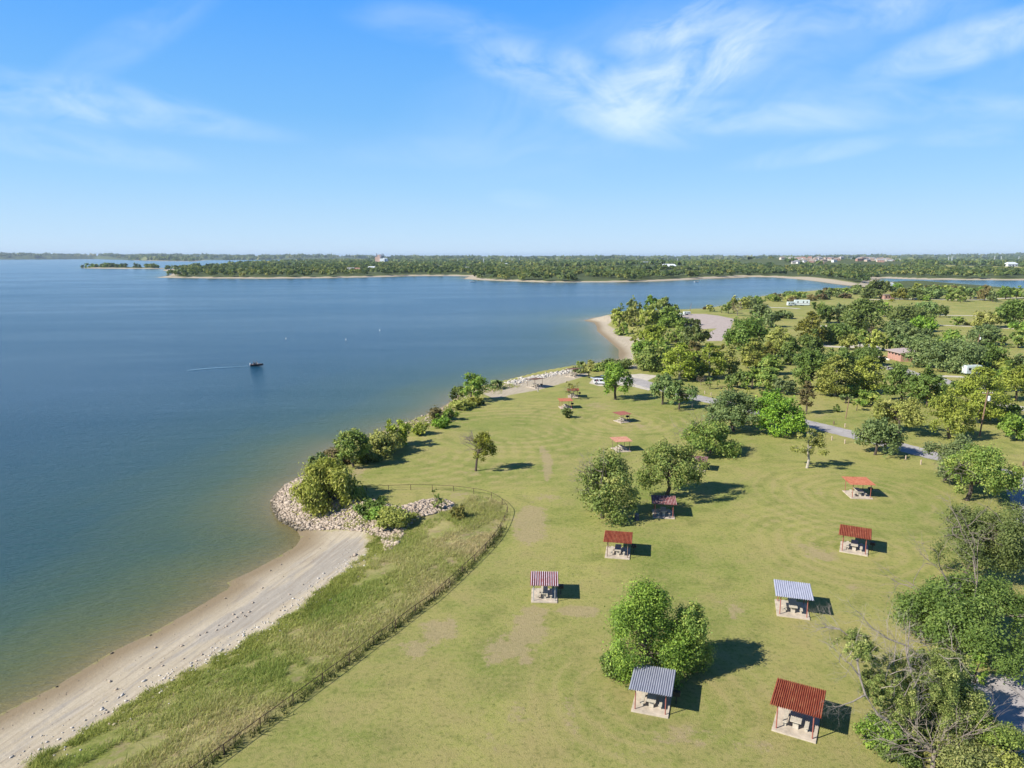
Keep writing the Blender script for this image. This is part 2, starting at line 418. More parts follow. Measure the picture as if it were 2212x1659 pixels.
# sand, dried mud, wet edge
s1 = t.mix(t.noise(co, .22, 5, .65), (.365, .305, .205), (.465, .405, .300))
s1 = t.mix(t.maprange(fine, .35, .75, 0, .5), s1, (.50, .43, .33))
s1 = t.mix(t.maprange(vfine, .46, .28, 0, .5), s1, (.20, .165, .12))
mud = t.maprange(t.math('ADD', t.attr('mud'), t.math('MULTIPLY', t.math('SUBTRACT', t.noise(t.along(co, 1.28, (.22, 1.5, 1)), .6, 6, .7), .5), 2.0)), .40, .62)
s1 = t.mix(t.math('MULTIPLY', mud, .8), s1, t.mix(fine, (.275, .245, .205), (.365, .335, .285)))
stripes = t.noise(t.along(co, 1.28, (.16, 2.2, 1)), .9, 6, .7)
s1 = t.mix(t.maprange(stripes, .50, .68, 0, .75), s1, (.27, .215, .155))
s1 = t.mix(t.maprange(stripes, .47, .33, 0, .6), s1, (.50, .43, .33))
wet = t.maprange(t.math('ADD', t.attr('shore'), t.math('MULTIPLY', t.math('SUBTRACT', stripes, .5), 2.6)), 4.6, 1.2)
s1 = t.mix(t.math('MULTIPLY', wet, .85), s1, (.215, .160, .090))
sand = t.maprange(t.math('ADD', t.attr('sand'), t.math('MULTIPLY', t.math('SUBTRACT', t.noise(co, .8, 5, .7), .5), .7)), .42, .58)
c = t.mix(sand, c, s1)
p = t.node('ShaderNodeBsdfPrincipled', {'Base Color': c, 'Roughness': .9, 'Specular IOR Level': .15})
hgt = t.math('ADD', t.math('MULTIPLY', vfine, t.math('SUBTRACT', 1.15, sand)), t.math('MULTIPLY', fine, .8))
bn = t.node('ShaderNodeBump', {'Strength': .75, 'Distance': .11, 'Height': hgt})
t.l.new(bn.outputs[0], p.inputs['Normal']); t.l.new(p.outputs[0], out.inputs[0])
M_GROUND = m

PT = np.stack([X, Y, Zt], -1)
fa = dict(sand=a_sand, mud=a_mud, rough=a_rough, wood=a_wood, bare=a_bare, shore=a_shore)
fs_, fd_ = a_sand[FQ].mean(1), d_land[FQ].mean(1)
for nm, sel in (('ground', (fd_ > -1.5) & (fs_ <= .5)), ('beach', (fd_ > -1.5) & (fs_ > .5)), ('lakebed', fd_ <= -1.5)):
    q = FQ[sel]
    ids, inv = np.unique(q.ravel(), return_inverse=True)
    o = mesh_np(nm, PT[ids], inv.reshape(-1, 4), M_GROUND, attrs={k: ('POINT', v[ids]) for k, v in fa.items()}, smooth=True)
    tag(o, kind='structure')

# water
Xw, Yw, FW = polar(420, 420, 26, 46000, 1.15)
dw = -land(Xw, Yw)
m, t, out = new_mat('lake_water')
co = t.node('ShaderNodeTexCoord').outputs['Object']
sh = t.attr('depth')
wob = t.math('MULTIPLY', t.math('SUBTRACT', t.noise(t.along(co, 1.28, (.35, 1.5, 1)), .06, 4, .6), .5), 22.)
s2 = t.math('ADD', sh, t.math('MULTIPLY', wob, t.maprange(sh, 2, 25)))
body = t.ramp(t.maprange(s2, 0, 120), [(0, (.205, .165, .064)), (.018, (.150, .136, .042)), (.055, (.100, .116, .034)), (.12, (.054, .092, .044)), (.25, (.022, .068, .066)), (.55, (.011, .058, .090)), (1, (.009, .056, .104))])
wind = t.noise(t.along(co, .12, (.25, 1.0, 1)), .012, 6, .62, .8)
w1 = t.noise(t.along(co, .35, (.55, 1.6, 1)), 1.1, 5, .72)
w2 = t.noise(t.along(co, .1, (.5, 1.6, 1)), .20, 4, .6)
wv = t.math('ADD', w1, t.math('MULTIPLY', w2, .9))
bn = t.node('ShaderNodeBump', {'Strength': t.maprange(wind, .34, .64, .65, 1.0), 'Distance': .42, 'Height': wv})
p = t.node('ShaderNodeBsdfPrincipled', {'Base Color': body, 'Roughness': t.maprange(wind, .34, .64, .13, .20), 'IOR': 1.333, 'Specular IOR Level': .5})
t.l.new(bn.outputs[0], p.inputs['Normal']); t.l.new(p.outputs[0], out.inputs[0])
keep = dw[FW].max(1) > -6
q = FW[keep]; ids, inv = np.unique(q.ravel(), return_inverse=True)
o = mesh_np('water', np.stack([Xw, Yw, np.full_like(Xw, WATER)], -1)[ids], inv.reshape(-1, 4), m, attrs={'depth': ('POINT', np.clip(dw[ids], 0, 400))})
tag(o, kind='structure')

# ------------------------------------------------------------------ roads, lots, paths
def asphalt(name, c0, c1):
    m, t, out = new_mat(name)
    co = t.node('ShaderNodeTexCoord').outputs['Object']
    c = t.mix(t.maprange(t.noise(co, .35, 5, .65), .35, .65), c0, c1)
    c = t.mix(t.maprange(t.noise(co, 7, 3, .7), .55, .75, 0, .5), c, tuple(min(1, v * 1.35) for v in c1))
    vor = t.node('ShaderNodeTexVoronoi', {'Vector': t.mapping(co, sc=(1, 1, 1)), 'Scale': .22}, feature='DISTANCE_TO_EDGE')
    c = t.mix(t.maprange(vor.outputs['Distance'], .012, .0, 0, .6), c, tuple(v * .4 for v in c0))
    c = t.mix(t.maprange(t.noise(co, .5, 6, .7), .64, .70, 0, .7), c, (.17, .14, .07))
    p = t.node('ShaderNodeBsdfPrincipled', {'Base Color': c, 'Roughness': .92, 'Specular IOR Level': .15})
    t.l.new(p.outputs[0], out.inputs[0])
    return m
M_ROAD = asphalt('worn_asphalt', (.31, .285, .265), (.41, .385, .36))
M_LOT = asphalt('gravel_lot', (.365, .300, .255), (.455, .385, .340))
M_PATH = asphalt('pale_path', (.46, .41, .32), (.56, .51, .42))

def sheet(name, poly, mat, z):
    tri = tessellate_polygon([[Vector((x, y, 0)) for x, y in poly]])
    o = mesh_np(name, [(x, y, z) for x, y in poly], [tuple(f) for f in tri], mat)
    return tag(o, kind='structure')

def ribbon(name, pts, w, mat, z=.02, n=10):
    P = [Vector((p[0], p[1], 0)) for p in pts]
    C = []
    for i in range(len(P) - 1):
        a, b, c, d = P[max(i - 1, 0)], P[i], P[i + 1], P[min(i + 2, len(P) - 1)]
        for k in range(n):
            s = k / n
            C.append(.5 * ((2 * b) + (c - a) * s + (2 * a - 5 * b + 4 * c - d) * s * s + (3 * b - a - 3 * c + d) * s ** 3))
    C.append(P[-1])
    V, Fq = [], []
    for i, p in enumerate(C):
        d = (C[min(i + 1, len(C) - 1)] - C[max(i - 1, 0)]).normalized()
        nr = Vector((-d.y, d.x, 0)) * (w / 2) * (1 + .04 * math.sin(i * 1.7))
        V += [(p.x + nr.x, p.y + nr.y, z), (p.x - nr.x, p.y - nr.y, z)]
        if i: Fq.append((2 * i - 2, 2 * i - 1, 2 * i + 1, 2 * i))
    return tag(mesh_np(name, V, Fq, mat), kind='structure')

def gz(s, pts): return [plane(*px(s, x, y), 0) for x, y in pts]
ribbon('road', gz('E', [(2290, 1750), (2150, 1480), (2080, 1300), (2010, 1080), (1900, 940), (1760, 880), (1500, 800), (1190, 728), (900, 652), (600, 577), (400, 527), (230, 487)])
       + gz('A', [(1850, 1385), (1500, 1300), (1250, 1243), (1080, 1205), (880, 1150), (680, 1100), (560, 1060), (440, 1030), (250, 1045)]), 6.2, M_ROAD, .024)
sheet('parking_lot', gz('I', [(2086, 1454), (2120, 1459), (2177, 1464), (2203, 1452), (2215, 1432), (2240, 1330), (2260, 1200), (2420, 1200), (2700, 1500), (2500, 1850), (2200, 1850), (2090, 1600)]), asphalt('cracked_lot', (.33, .295, .27), (.43, .395, .37)), .016)
sheet('gravel_pad', gz('A', [(25, 1072), (130, 1100), (420, 1092), (640, 1146), (720, 1112), (625, 1047), (740, 992), (560, 972), (440, 983), (380, 1010), (80, 1008)]), M_PATH, .012)
sheet('boat_ramp_lot', gz('K', [(1600, 655), (1650, 632), (1740, 612), (1870, 614), (1980, 628), (2110, 655), (2090, 700), (2070, 760), (2005, 838), (1880, 838), (1890, 775), (1965, 733), (1825, 740), (1700, 700)]), M_LOT, .012)
for nm, s, pts, w, mt in (
        ('path', 'B', [(1180, 322), (1300, 345), (1700, 352), (1950, 356), (2300, 366)], 4.5, M_PATH),
        ('path', 'B', [(1200, 440), (1280, 442), (1730, 460), (2090, 480), (2400, 498)], 4.5, M_PATH),
        ('path', 'L', [(900, 478), (1150, 472), (1400, 470), (1560, 476), (1800, 478), (2000, 468), (2400, 452)], 6, M_PATH),
        ('path', 'B', [(60, 450), (220, 455), (300, 452)], 6, M_PATH),
        ('road', 'B', [(200, 640), (300, 655), (480, 662), (660, 640), (760, 680), (900, 690)], 5.5, M_PATH),
        ('road', 'B', [(620, 830), (760, 848), (860, 870), (960, 880), (1120, 935), (1300, 965), (1420, 1020), (1500, 1100)], 7, M_ROAD),
        ('path', 'B', [(1350, 948), (1500, 952), (1650, 960)], 3.5, M_PATH),
        ('road', 'B', [(1850, 1190), (2000, 1228), (2100, 1250), (2300, 1290)], 5.5, M_PATH),
        ('path', 'L', [(60, 535), (180, 538), (330, 542), (420, 548)], 6, M_PATH)):
    ribbon(nm, gz(s, pts), w, mt, .010 + .002 * rnd.random())
kb = MB(); kp = gz('I', [(2078, 1456), (2100, 1455), (2120, 1457), (2150, 1461), (2177, 1462), (2196, 1454), (2206, 1440), (2214, 1420)])
for (x0, y0), (x1, y1) in zip(kp, kp[1:]):
    d = Vector((x1 - x0, y1 - y0, 0)); n = Vector((-d.y, d.x, 0)).normalized() * .16
    a, b = Vector((x0, y0, 0)), Vector((x1, y1, 0))
    up = Vector((0, 0, .14))
    kb.add([a - n, a + n, b + n, b - n, a - n + up, a + n + up, b + n + up, b - n + up], [(4, 5, 6, 7), (0, 4, 7, 3), (1, 2, 6, 5), (0, 1, 5, 4), (3, 7, 6, 2)])
tag(kb.build('kerb', plain('kerb_concrete', (.50, .42, .28), .85)), kind='structure')

# ------------------------------------------------------------------ trees
def crown_np(g, W, D, z0, z1, kind, nq, cover=2.6, off=(0, 0)):
    """leaf-sized faces in clumps on the limbs of a crown W wide, from z0 to z1"""
    Hc = z1 - z0
    lob = []
    def L(x, y, z, r, rz): lob.append((x, y, z, r, rz))
    a, zc = W / 2, z0 + Hc * .5
    if kind == 'tall':
        n = 15
        for i in range(n):
            f = (i + .5) / n
            env = math.sin(math.pi * min(1, .16 + f * .80)) ** .8 * (1.06 - .42 * f)
            th = i * 2.4 + g.random()
            rr = a * env * .52
            L(math.cos(th) * rr, math.sin(th) * rr, z0 + Hc * (.04 + .88 * f), a * (.20 + .26 * env), Hc * .11)
        L(0, 0, z1 - Hc * .07, a * .2, Hc * .07)
    elif kind == 'sparse':
        for i in range(18):
            th, rr = g.random() * 6.28, a * .80 * g.random() ** .6
            L(math.cos(th) * rr, math.sin(th) * rr, z0 + Hc * g.uniform(.10, .90), a * g.uniform(.16, .32), Hc * g.uniform(.07, .12))
    else:                                       # rounded crowns: lobes fill an egg, fewer and looser for airy ones
        n, ext, r0, r1, zs = dict(airy=(30, .84, .17, .30, .80), bush=(20, .70, .26, .42, .95), willow=(24, .78, .20, .34, .9), round=(46, .68, .24, .34, .92)).get(kind, (26, .74, .24, .38, .88))
        for i in range(n):
            d = g.normal(size=3); d /= np.linalg.norm(d)
            if kind != 'bush' and d[2] < -.6: d[2] *= -1
            q = ext * g.random() ** .30
            zz = d[2] * q * Hc * .5 * zs
            if kind == 'airy' and zz < 0: zz *= .8
            sk_ = 1 + .14 * g.normal()
            L(d[0] * q * a * sk_, d[1] * q * a * sk_, zc + zz, a * g.uniform(r0, r1), Hc * g.uniform(.11, .19))
    lob = np.array(lob)
    sq = D / W
    ncl = int(np.clip(nq / 26, 44, 760))
    per = max(6, nq // ncl)
    wts = lob[:, 3] ** 1.6; wts /= wts.sum()
    li = g.choice(len(lob), ncl, p=wts)
    od = (lob[li][:, :3] - np.array([0, 0, zc - .1 * Hc])) / np.array([a, a, Hc * .5])
    u = g.normal(size=(ncl, 3)) * .75 + 1.25 * od; u /= np.linalg.norm(u, axis=1)[:, None]
    rad = np.where(g.random(ncl) < .8, g.uniform(.72, 1.06, ncl), g.uniform(.25, .7, ncl))
    ce = lob[li][:, :3] + u * rad[:, None] * np.stack([lob[li, 3], lob[li, 3], lob[li, 4]], 1)
    rc = lob[li, 3] * g.uniform(.20, .36, ncl)
    pos = np.repeat(ce, per, 0) + g.normal(size=(ncl * per, 3)) * np.repeat(rc, per)[:, None] * np.array([1, 1, .62])
    if kind == 'willow':
        pos[:, 2] -= np.abs(g.normal(size=len(pos))) * Hc * .06
    for ax, half in ((0, a), (1, a)):
        e = np.percentile(np.abs(pos[:, ax]), 97.5); f_ = half * .98 / max(e, .05); pos[:, ax] *= f_; ce[:, ax] *= f_
    q0, q1 = np.percentile(pos[:, 2], [2, 98.5]); f_ = Hc * .97 / max(.05, q1 - q0)
    pos[:, 2] = z0 + (pos[:, 2] - q0) * f_; ce[:, 2] = z0 + (ce[:, 2] - q0) * f_
    n = len(pos)
    outw = np.repeat(u, per, 0)
    nr = outw * .85 + np.array([-.10, -.05, .35]) + g.normal(size=(n, 3)) * .62
    nr /= np.linalg.norm(nr, axis=1)[:, None] + 1e-9
    tg = np.cross(nr, g.normal(size=(n, 3))); tg /= np.linalg.norm(tg, axis=1)[:, None] + 1e-9
    if kind == 'willow':
        tg = tg * .5 + np.array([0, 0, -.9]); tg -= nr * (tg * nr).sum(1)[:, None]; tg /= np.linalg.norm(tg, axis=1)[:, None] + 1e-9
    bt = np.cross(nr, tg)
    s = math.sqrt(cover * math.pi * W * max(W, Hc) * .8 / (n * 2 * .62))
    el = 1.7 if kind == 'willow' else 1.
    A = (s * el * g.uniform(.55, 1.35, n))[:, None]; B = A * g.uniform(.45, .9, n)[:, None] / el
    k = g.uniform(-.3, .3, (n, 1))
    pos[:, 1] *= sq
    V = np.stack([pos + tg * A, pos + bt * B + tg * A * k, pos - tg * A, pos - bt * B - tg * A * k], 1)
    V[:, :, 0] += off[0]; V[:, :, 1] += off[1]
    tint = np.clip(np.repeat(g.normal(.50, .26, ncl), per) + g.normal(0, .13, n), 0, 1)
    ce[:, 0] += off[0]; ce[:, 1] = ce[:, 1] * sq + off[1]
    return V.reshape(-1, 3), np.arange(n * 4).reshape(-1, 4), tint, ce

def limbs_mb(g, W, z0, z1, ce, rt, n, lean=(0, 0), stems=1):
    mb = MB()
    Hc = z1 - z0
    for s in range(stems):
        sx, sy = (0, 0) if stems == 1 else (g.uniform(-.12, .12) * W, g.uniform(-.12, .12) * W)
        fork = Vector((lean[0] * .35 + sx, lean[1] * .35 + sy, max(z0 + Hc * .12, z1 * .22)))
        top = Vector((lean[0] * .8 + sx * 2, lean[1] * .8 + sy * 2, z0 + Hc * .62))
        mid_ = fork.lerp(Vector((sx * .4, sy * .4, 0)), .5) + Vector((g.normal() * rt * .6, g.normal() * rt * .6, 0))
        mb.tube([(sx * .3, sy * .3, -.25), (sx * .3, sy * .3, .02), mid_, fork, fork.lerp(top, .5) + Vector((g.normal() * rt, g.normal() * rt, 0)), top], [rt * 1.5, rt * 1.2, rt, rt * .85, rt * .5, rt * .15], 7)
        for c in ce[g.choice(len(ce), min(n, len(ce)), replace=False)]:
            c = Vector(c); f = g.uniform(0, .75)
            st = fork.lerp(top, f)
            if c.z < st.z: st = fork
            md = st.lerp(c, .5) + Vector((g.normal() * .04 * W, g.normal() * .04 * W, .05 * Hc))
            r0 = rt * (.55 - .35 * f)
            mb.tube([st, st.lerp(md, .5) + Vector((0, 0, .02 * Hc)), md, md.lerp(c, .6), c], [r0, r0 * .75, r0 * .5, r0 * .3, r0 * .12], 5, False)
    return mb

def twigs(g, mb, p, d, ln, r, depth, spread=.55, grav=0.0):
    """a bare limb that forks into ever thinner ones"""
    pts, rr = [p], [r]
    q, dd = p.copy(), d.copy()
    for i in range(4):
        dd = (dd + Vector(g.normal(size=3)) * .16 + Vector((0, 0, grav))).normalized()
        q = q + dd * ln / 4; pts.append(q.copy()); rr.append(r * (1 - .16 * (i + 1)))
    mb.tube(pts, rr, 5 if r > .04 else 3, False)
    if depth <= 0: return
    for i in range(3 if depth > 1 else 4):
        at = pts[int(g.integers(2, 5))]
        nd = (dd + Vector(g.normal(size=3)) * spread).normalized()
        twigs(g, mb, at, nd, ln * g.uniform(.5, .78), r * g.uniform(.40, .58), depth - 1, spread, grav)

SEED = [100]
NAMES = dict(o='broad_tree', r='round_tree', m='spreading_tree', s='tall_tree', y='young_tree', b='shrub', w='willow_tree', d='bare_tree', c='conifer')
KIND = dict(o='broad', r='round', m='airy', s='tall', y='sparse', b='bush', w='willow', c='tall')
CAT = dict(b='shrub')

def tree(s, xb, yb, yt, x0, x1, kind, colour, label, group, cbase=None, dead=0, depth=.95, stems=1, bark=None, dense=1.0, cover=None):
    """a tree whose foot and crown were measured on a survey sheet"""
    bx, by, bz = gp(s, xb, yb)
    k = ppm(by, bz)
    sc = SHEET[s][2]
    W = max(.6, (x1 - x0) * sc / k) * (1.10 if group in (G4, G5, G7) and kind in 'os' else 1.32 if group == G3 and kind == 'b' else 1.0)
    z1 = max(.7, zat(by, px(s, 0, yt)[1]) - bz)
    wpx = W * k * 1024 / 2212
    SEED[0] += 1
    g = np.random.default_rng(SEED[0])
    nq = int(np.clip(wpx * max(wpx, z1 * k * .463) * 4.2 * dense, 500, 52000))
    if group == G5 and kind == 'o' and cbase is not None: cbase = max(cbase, .13)
    t0 = dict(b=0.0, w=.10, o=.20, r=.16, m=.26, s=.14, y=.32, c=.08, d=.3)[kind] if cbase is None else cbase
    # the outline seen from above also holds the depth of the crown: find the height that gives the outline measured
    th = math.atan2(H - bz, by); ap = z1 * math.cos(th); a_ = W / 2 * depth
    lo, hi = .2, z1
    for _ in range(30):
        zz = (lo + hi) / 2
        top_ = (1 + t0) / 2 * zz * math.cos(th) + math.hypot((1 - t0) / 2 * zz * math.cos(th), a_ * math.sin(th))
        if top_ < ap: lo = zz
        else: hi = zz
    z1 = max(hi, W * (.38 if kind != 'b' else .30), .6)
    z0 = z1 * t0
    lean = (((x0 + x1) / 2 - xb) * sc / k, 0)
    r = root(NAMES[kind], (bx, by, bz), label, CAT.get(kind, 'tree'), group, 0)
    bark = bark or (PALE_BARK if kind == 's' and colour == 'yg' else BARK)
    rt = max(.05, .020 * z1 + .012 * W)
    if kind == 'd':
        mb = MB(); tr = Vector((0, 0, z1 * .28))
        mb.tube([(0, 0, -.2), (0, 0, z1 * .14), tr], [rt * 1.3, rt, rt * .85], 6)
        for i in range(7):
            th = i * .9 + g.random()
            twigs(g, mb, tr, Vector((math.cos(th) * .75, math.sin(th) * .75, .8)).normalized(), z1 * .42, rt * .5, 2 if wpx < 25 else 3)
        mb.build('trunk', DEAD_BARK if bark is BARK else bark, r)
        V, Fq, tint, ce = crown_np(g, W * .9, W * .85, z0, z1 * .95, 'sparse', max(200, nq // 4), .35, lean)
        mesh_np('crown', V, Fq, LEAF[colour], r, {'tint': ('FACE', tint)})
        return r
    kk = KIND[kind]
    cv = cover or dict(m=2.0, y=1.5, s=2.4, w=2.3).get(kind, 2.7)
    V, Fq, tint, ce = crown_np(g, W, W * depth, z0, z1, kk, nq, cv, lean)
    fo = mesh_np('foliage' if kind == 'b' else 'crown', V, Fq, LEAF[colour], r, {'tint': ('FACE', tint)})
    nl = int(np.clip(wpx * .35, 12 if kind == 'y' else 4, 26))
    limbs_mb(g, W, z0, z1, ce, rt * (.6 if kind == 'b' else 1), nl, lean, 3 if kind == 'b' else stems).build('stem' if kind == 'b' else 'trunk', bark, r)
    if dead:
        mb = MB()
        for i in range(abs(dead)):
            th = math.pi + g.uniform(-.9, .9) if dead > 0 else g.random() * 6.28
            st = Vector((lean[0] * .4, 0, z0 + (z1 - z0) * g.uniform(.15, .6)))
            twigs(g, mb, st, Vector((math.cos(th), math.sin(th) * .6, g.uniform(.1, .8))).normalized(), W * .40, rt * .38, 3)
        tag(mb.build('dead_branches', DEAD_BARK, r), 'bare grey dead branches')
    return r

G1, G2, G3, G4, G5, G6, G7 = ('trees on the mown lawn', 'trees beside the road and lot', 'trees and shrubs on the rocky shore', 'trees in the grove by the cove',
                              'trees on the grass behind the road', 'trees around the far fields', 'trees along the far park shore')
T = tree
# near right, along the lot and road
T('G', 1640, 765, 150, 1090, 2140, 'm', 'dk', 'wide spreading green tree over the grass by the curved kerb', G2, .2, dense=1.2, cover=1.55, dead=-4)
T('E', 1500, 1668, 1085, 1290, 1945, 'm', 'dk', 'loose green tree with dead twigs inside it, beside the road bend', G2, .22, dead=-5, cover=1.7)
T('E', 1505, 1092, 660, 1310, 1815, 'm', 'md', 'dense dark trunked tree just beyond the loose twiggy one by the road', G2, .24, dead=2)
T('E', 1335, 935, 605, 1180, 1570, 'm', 'gg', 'feathery grey green tree half behind the dark trunked tree by the road', G2, .12)
T('E', 790, 738, 455, 645, 968, 'o', 'gg', 'round grey green tree with forked trunk at the edge of the road', G2, .24)
T('E', 262, 840, 525, 145, 372, 'y', 'ol', 'slim young tree with pale straight trunk alone on the lawn', G1, .36, bark=PALE_BARK)
# lawn
T('A', 1990, 1590, 1165, 1745, 2225, 'r', 'br', 'very round brilliant green tree beside the road', G1, .10, dense=1.2)
T('A', 1520, 1570, 1150, 1200, 1745, 'm', 'gg', 'large pale grey green tree left of the brilliant round tree', G1, .22)
T('D', 1700, 885, 622, 1450, 1890, 'm', 'md', 'low sprawling tree with bare antler-like limbs on its far side', G1, .12, dead=6)
T('D', 1325, 1242, 790, 1080, 1612, 'm', 'md', 'broad leaning green tree just behind the purple striped shelter', G1, .26, dense=1.1)
T('D', 795, 1420, 878, 640, 1072, 'o', 'md', 'bushy lawn tree with a fan of dead grey branches on its lake side', G1, .08, dead=9)
T('D', 903, 440, 135, 752, 1022, 'm', 'br', 'feather leaved tree standing in front of the parked white car', G1, .24)
T('D', 1292, 480, 222, 1188, 1395, 'o', 'gg', 'dark bluish tree, one of two standing close by the road end', G1, .26)
T('D', 1430, 522, 288, 1308, 1548, 'm', 'gg', 'grey green tree in front of its darker bluish neighbour by the road end', G1, .28)
T('D', 503, 590, 508, 458, 545, 'b', 'dk', 'small dark round shrub in front of the orange red shelter', G1)
T('D', 538, 436, 283, 482, 598, 'd', 'ye', 'thin nearly leafless tree between the two orange shelters', G1, .4)
T('C', 1735, 1142, 822, 1675, 1890, 'o', 'ye', 'lone half dead tree on open lawn, bare on its lake side', G1, .36, dead=8, depth=.8, cover=1.8)
T('F', 1110, 1030, 425, 826, 1345, 'o', 'br', 'big bright green tree right behind the grey roofed shelter', G1, .02, dense=1.2, depth=.72)
T('F', 1370, 1000, 560, 1215, 1520, 'o', 'md', 'darker green tree merging with the big bright one by the grey roofed shelter', G1, .06, dense=1.2)
T('F', 915, 1048, 870, 820, 1010, 'b', 'dk', 'dark low bush at the foot of the big bright tree', G1)
# rocky shore
T('C', 560, 1472, 1045, 275, 800, 'w', 'wy', 'large yellow green willow growing out of the stone bank', G3, .05, dense=1.2, stems=2)
T('C', 420, 1185, 1003, 325, 545, 'w', 'gg', 'pale grey green willow behind the large yellow green one', G3, .08)
T('C', 610, 1075, 945, 505, 705, 'b', 'bn', 'rusty orange brown bush behind the large willow', G3)
T('C', 720, 1105, 798, 570, 842, 'o', 'md', 'green tree with slender stems on the shore past the rusty bush', G3, .30)
T('C', 830, 1065, 940, 740, 925, 'b', 'dk', 'dark shrub under the slender stemmed shore tree', G3)
T('C', 960, 1000, 815, 850, 1075, 'b', 'ol', 'wide olive shrub clump on the shore beyond the dark one', G3)
T('C', 1100, 935, 722, 1030, 1180, 'b', 'yg', 'tall yellow green shrub next to the wide olive clump', G3)
T('C', 1248, 838, 752, 1192, 1312, 'b', 'yg', 'small yellow green shrub by itself among pale rocks', G3)
T('C', 1440, 780, 675, 1385, 1495, 'b', 'br', 'fresh green shrub on the lawn side of the rocks', G3)
T('C', 1425, 705, 618, 1375, 1480, 'b', 'bn', 'brownish dry shrub behind the fresh green one', G3)
T('C', 1520, 722, 630, 1470, 1570, 'b', 'md', 'mid green shrub right of the brownish dry one', G3)
T('C', 1600, 625, 552, 1528, 1690, 'b', 'ol', 'olive shrub at the foot of the shore tree pair', G3)
T('C', 1735, 592, 530, 1690, 1795, 'b', 'ye', 'yellowish dry shrub beside the shore tree pair', G3)
T('C', 1692, 562, 338, 1608, 1812, 'o', 'md', 'taller tree of the pair near the sandy picnic shore', G3, .2)
T('C', 1592, 552, 442, 1524, 1655, 'o', 'dk', 'shorter darker tree of the pair near the sandy picnic shore', G3, .1)
T('C', 1888, 462, 384, 1848, 1935, 'b', 'gg', 'grey green shrub alone at the water edge past the shore tree pair', G3)
T('C', 1065, 1588, 1425, 968, 1185, 'b', 'ol', 'rounded olive bush on the stone bank below the willow', G3)
T('C', 915, 1535, 1435, 850, 1000, 'b', 'md', 'low green bush between the willow and the olive bush', G3)
T('C', 1415, 1458, 1298, 1368, 1452, 'y', 'md', 'spindly green sapling on the stones near the fence', G3, .1)
T('C', 900, 1465, 1385, 800, 1010, 'b', 'dk', 'dark green creeping bush in the willow shade', G3)
T('C', 1590, 1530, 1430, 1545, 1650, 'b', 'ye', 'straw coloured weed bush at the fence corner', G3)
T('D', 682, 258, 112, 628, 742, 'o', 'ol', 'small round headed tree at the end of the sandy picnic shore', G3, .36)
T('D', 605, 200, 122, 568, 645, 'o', 'md', 'little tree at the waterline behind the round headed one', G3, .2)
T('D', 590, 215, 168, 550, 632, 'b', 'gg', 'grey bush at the waterline beside the sandy picnic shore', G3)
T('D', 755, 195, 142, 700, 830, 'b', 'md', 'green bush on the bank behind the feather leaved tree', G3)
T('D', 905, 175, 108, 830, 1000, 'b', 'dk', 'dark bush hidden behind the feather leaved tree top', G3)
# grove by the cove
T('A', 338, 480, 300, 268, 425, 'o', 'ol', 'brownish olive tree at the lake end of the grove', G4, .05)
T('A', 375, 572, 435, 300, 445, 'b', 'md', 'loose green bush on the sand of the cove', G4)
T('A', 345, 330, 240, 320, 382, 'y', 'gg', 'thin pale tree sticking up at the lake end of the grove', G4, .2)
T('A', 480, 375, 192, 398, 545, 'o', 'gg', 'pale grey tree rising behind the olive ones in the grove', G4, .2)
T('A', 495, 480, 265, 415, 572, 'o', 'ol', 'full olive tree second from the lake end of the grove', G4, .05)
T('A', 640, 485, 262, 555, 725, 'o', 'ol', 'dark olive tree in the middle of the grove front', G4, .05)
T('A', 655, 350, 158, 598, 718, 'o', 'md', 'tall tree top standing highest in the grove', G4, .2)
T('A', 785, 400, 185, 690, 890, 'o', 'md', 'wide tall green tree right of the highest top in the grove', G4, .2)
T('A', 915, 345, 258, 878, 958, 'o', 'dk', 'small dark tree at the lot end of the grove', G4, .15)
T('A', 835, 485, 290, 690, 985, 'o', 'br', 'large fresh green tree filling the lot side of the grove', G4, .05)
T('A', 530, 545, 428, 488, 572, 'y', 'yg', 'small yellow green tree on the grass inside the cove', G4, .3)
T('A', 490, 668, 518, 424, 568, 'y', 'ol', 'gnarled dark yellow tree at the top of the cove beach', G4, .15, cover=2.2)
T('A', 705, 715, 475, 578, 835, 'o', 'yg', 'yellowish tree between the cove grass and the big green ones', G4, .05)
T('A', 925, 650, 440, 838, 1015, 'o', 'br', 'deep green tree left of the large one beside the boat ramp lot', G4, .05)
T('A', 1120, 705, 465, 995, 1255, 'o', 'dk', 'large dark green tree beside the boat ramp lot', G4, .05)
T('A', 1095, 465, 400, 1020, 1165, 'o', 'dk', 'low dark tree at the corner of the boat ramp lot', G4, .05)
T('A', 990, 470, 395, 930, 1050, 'o', 'gg', 'grey green tree against the lake side of the boat ramp lot', G4, .1)
T('A', 600, 800, 630, 490, 720, 'o', 'md', 'mid green tree on the slope above the cove beach', G4, .05)
T('A', 790, 820, 610, 690, 890, 'o', 'md', 'mid green tree behind the big round bush mass', G4, .05)
T('A', 665, 938, 688, 503, 832, 'b', 'md', 'huge rounded green bush where the cove beach ends', G4, dense=1.2)
T('A', 968, 1040, 655, 800, 1115, 's', 'yg', 'yellow green sycamore with white trunk beside the huge rounded bush', G4, .12)
T('A', 1272, 1020, 655, 1138, 1405, 's', 'yg', 'paler yellow sycamore, second from the huge rounded bush', G4, .12)
T('A', 1120, 960, 640, 1020, 1195, 'o', 'bn', 'reddish brown tree between the two yellow sycamores', G4, .1)
T('A', 1120, 1040, 800, 1050, 1200, 'o', 'dk', 'dark tree in shade between the two yellow sycamores', G4, .05)
T('A', 1475, 985, 685, 1395, 1560, 's', 'ol', 'narrow olive tree right of the paler sycamore', G4, .1, bark=BARK)
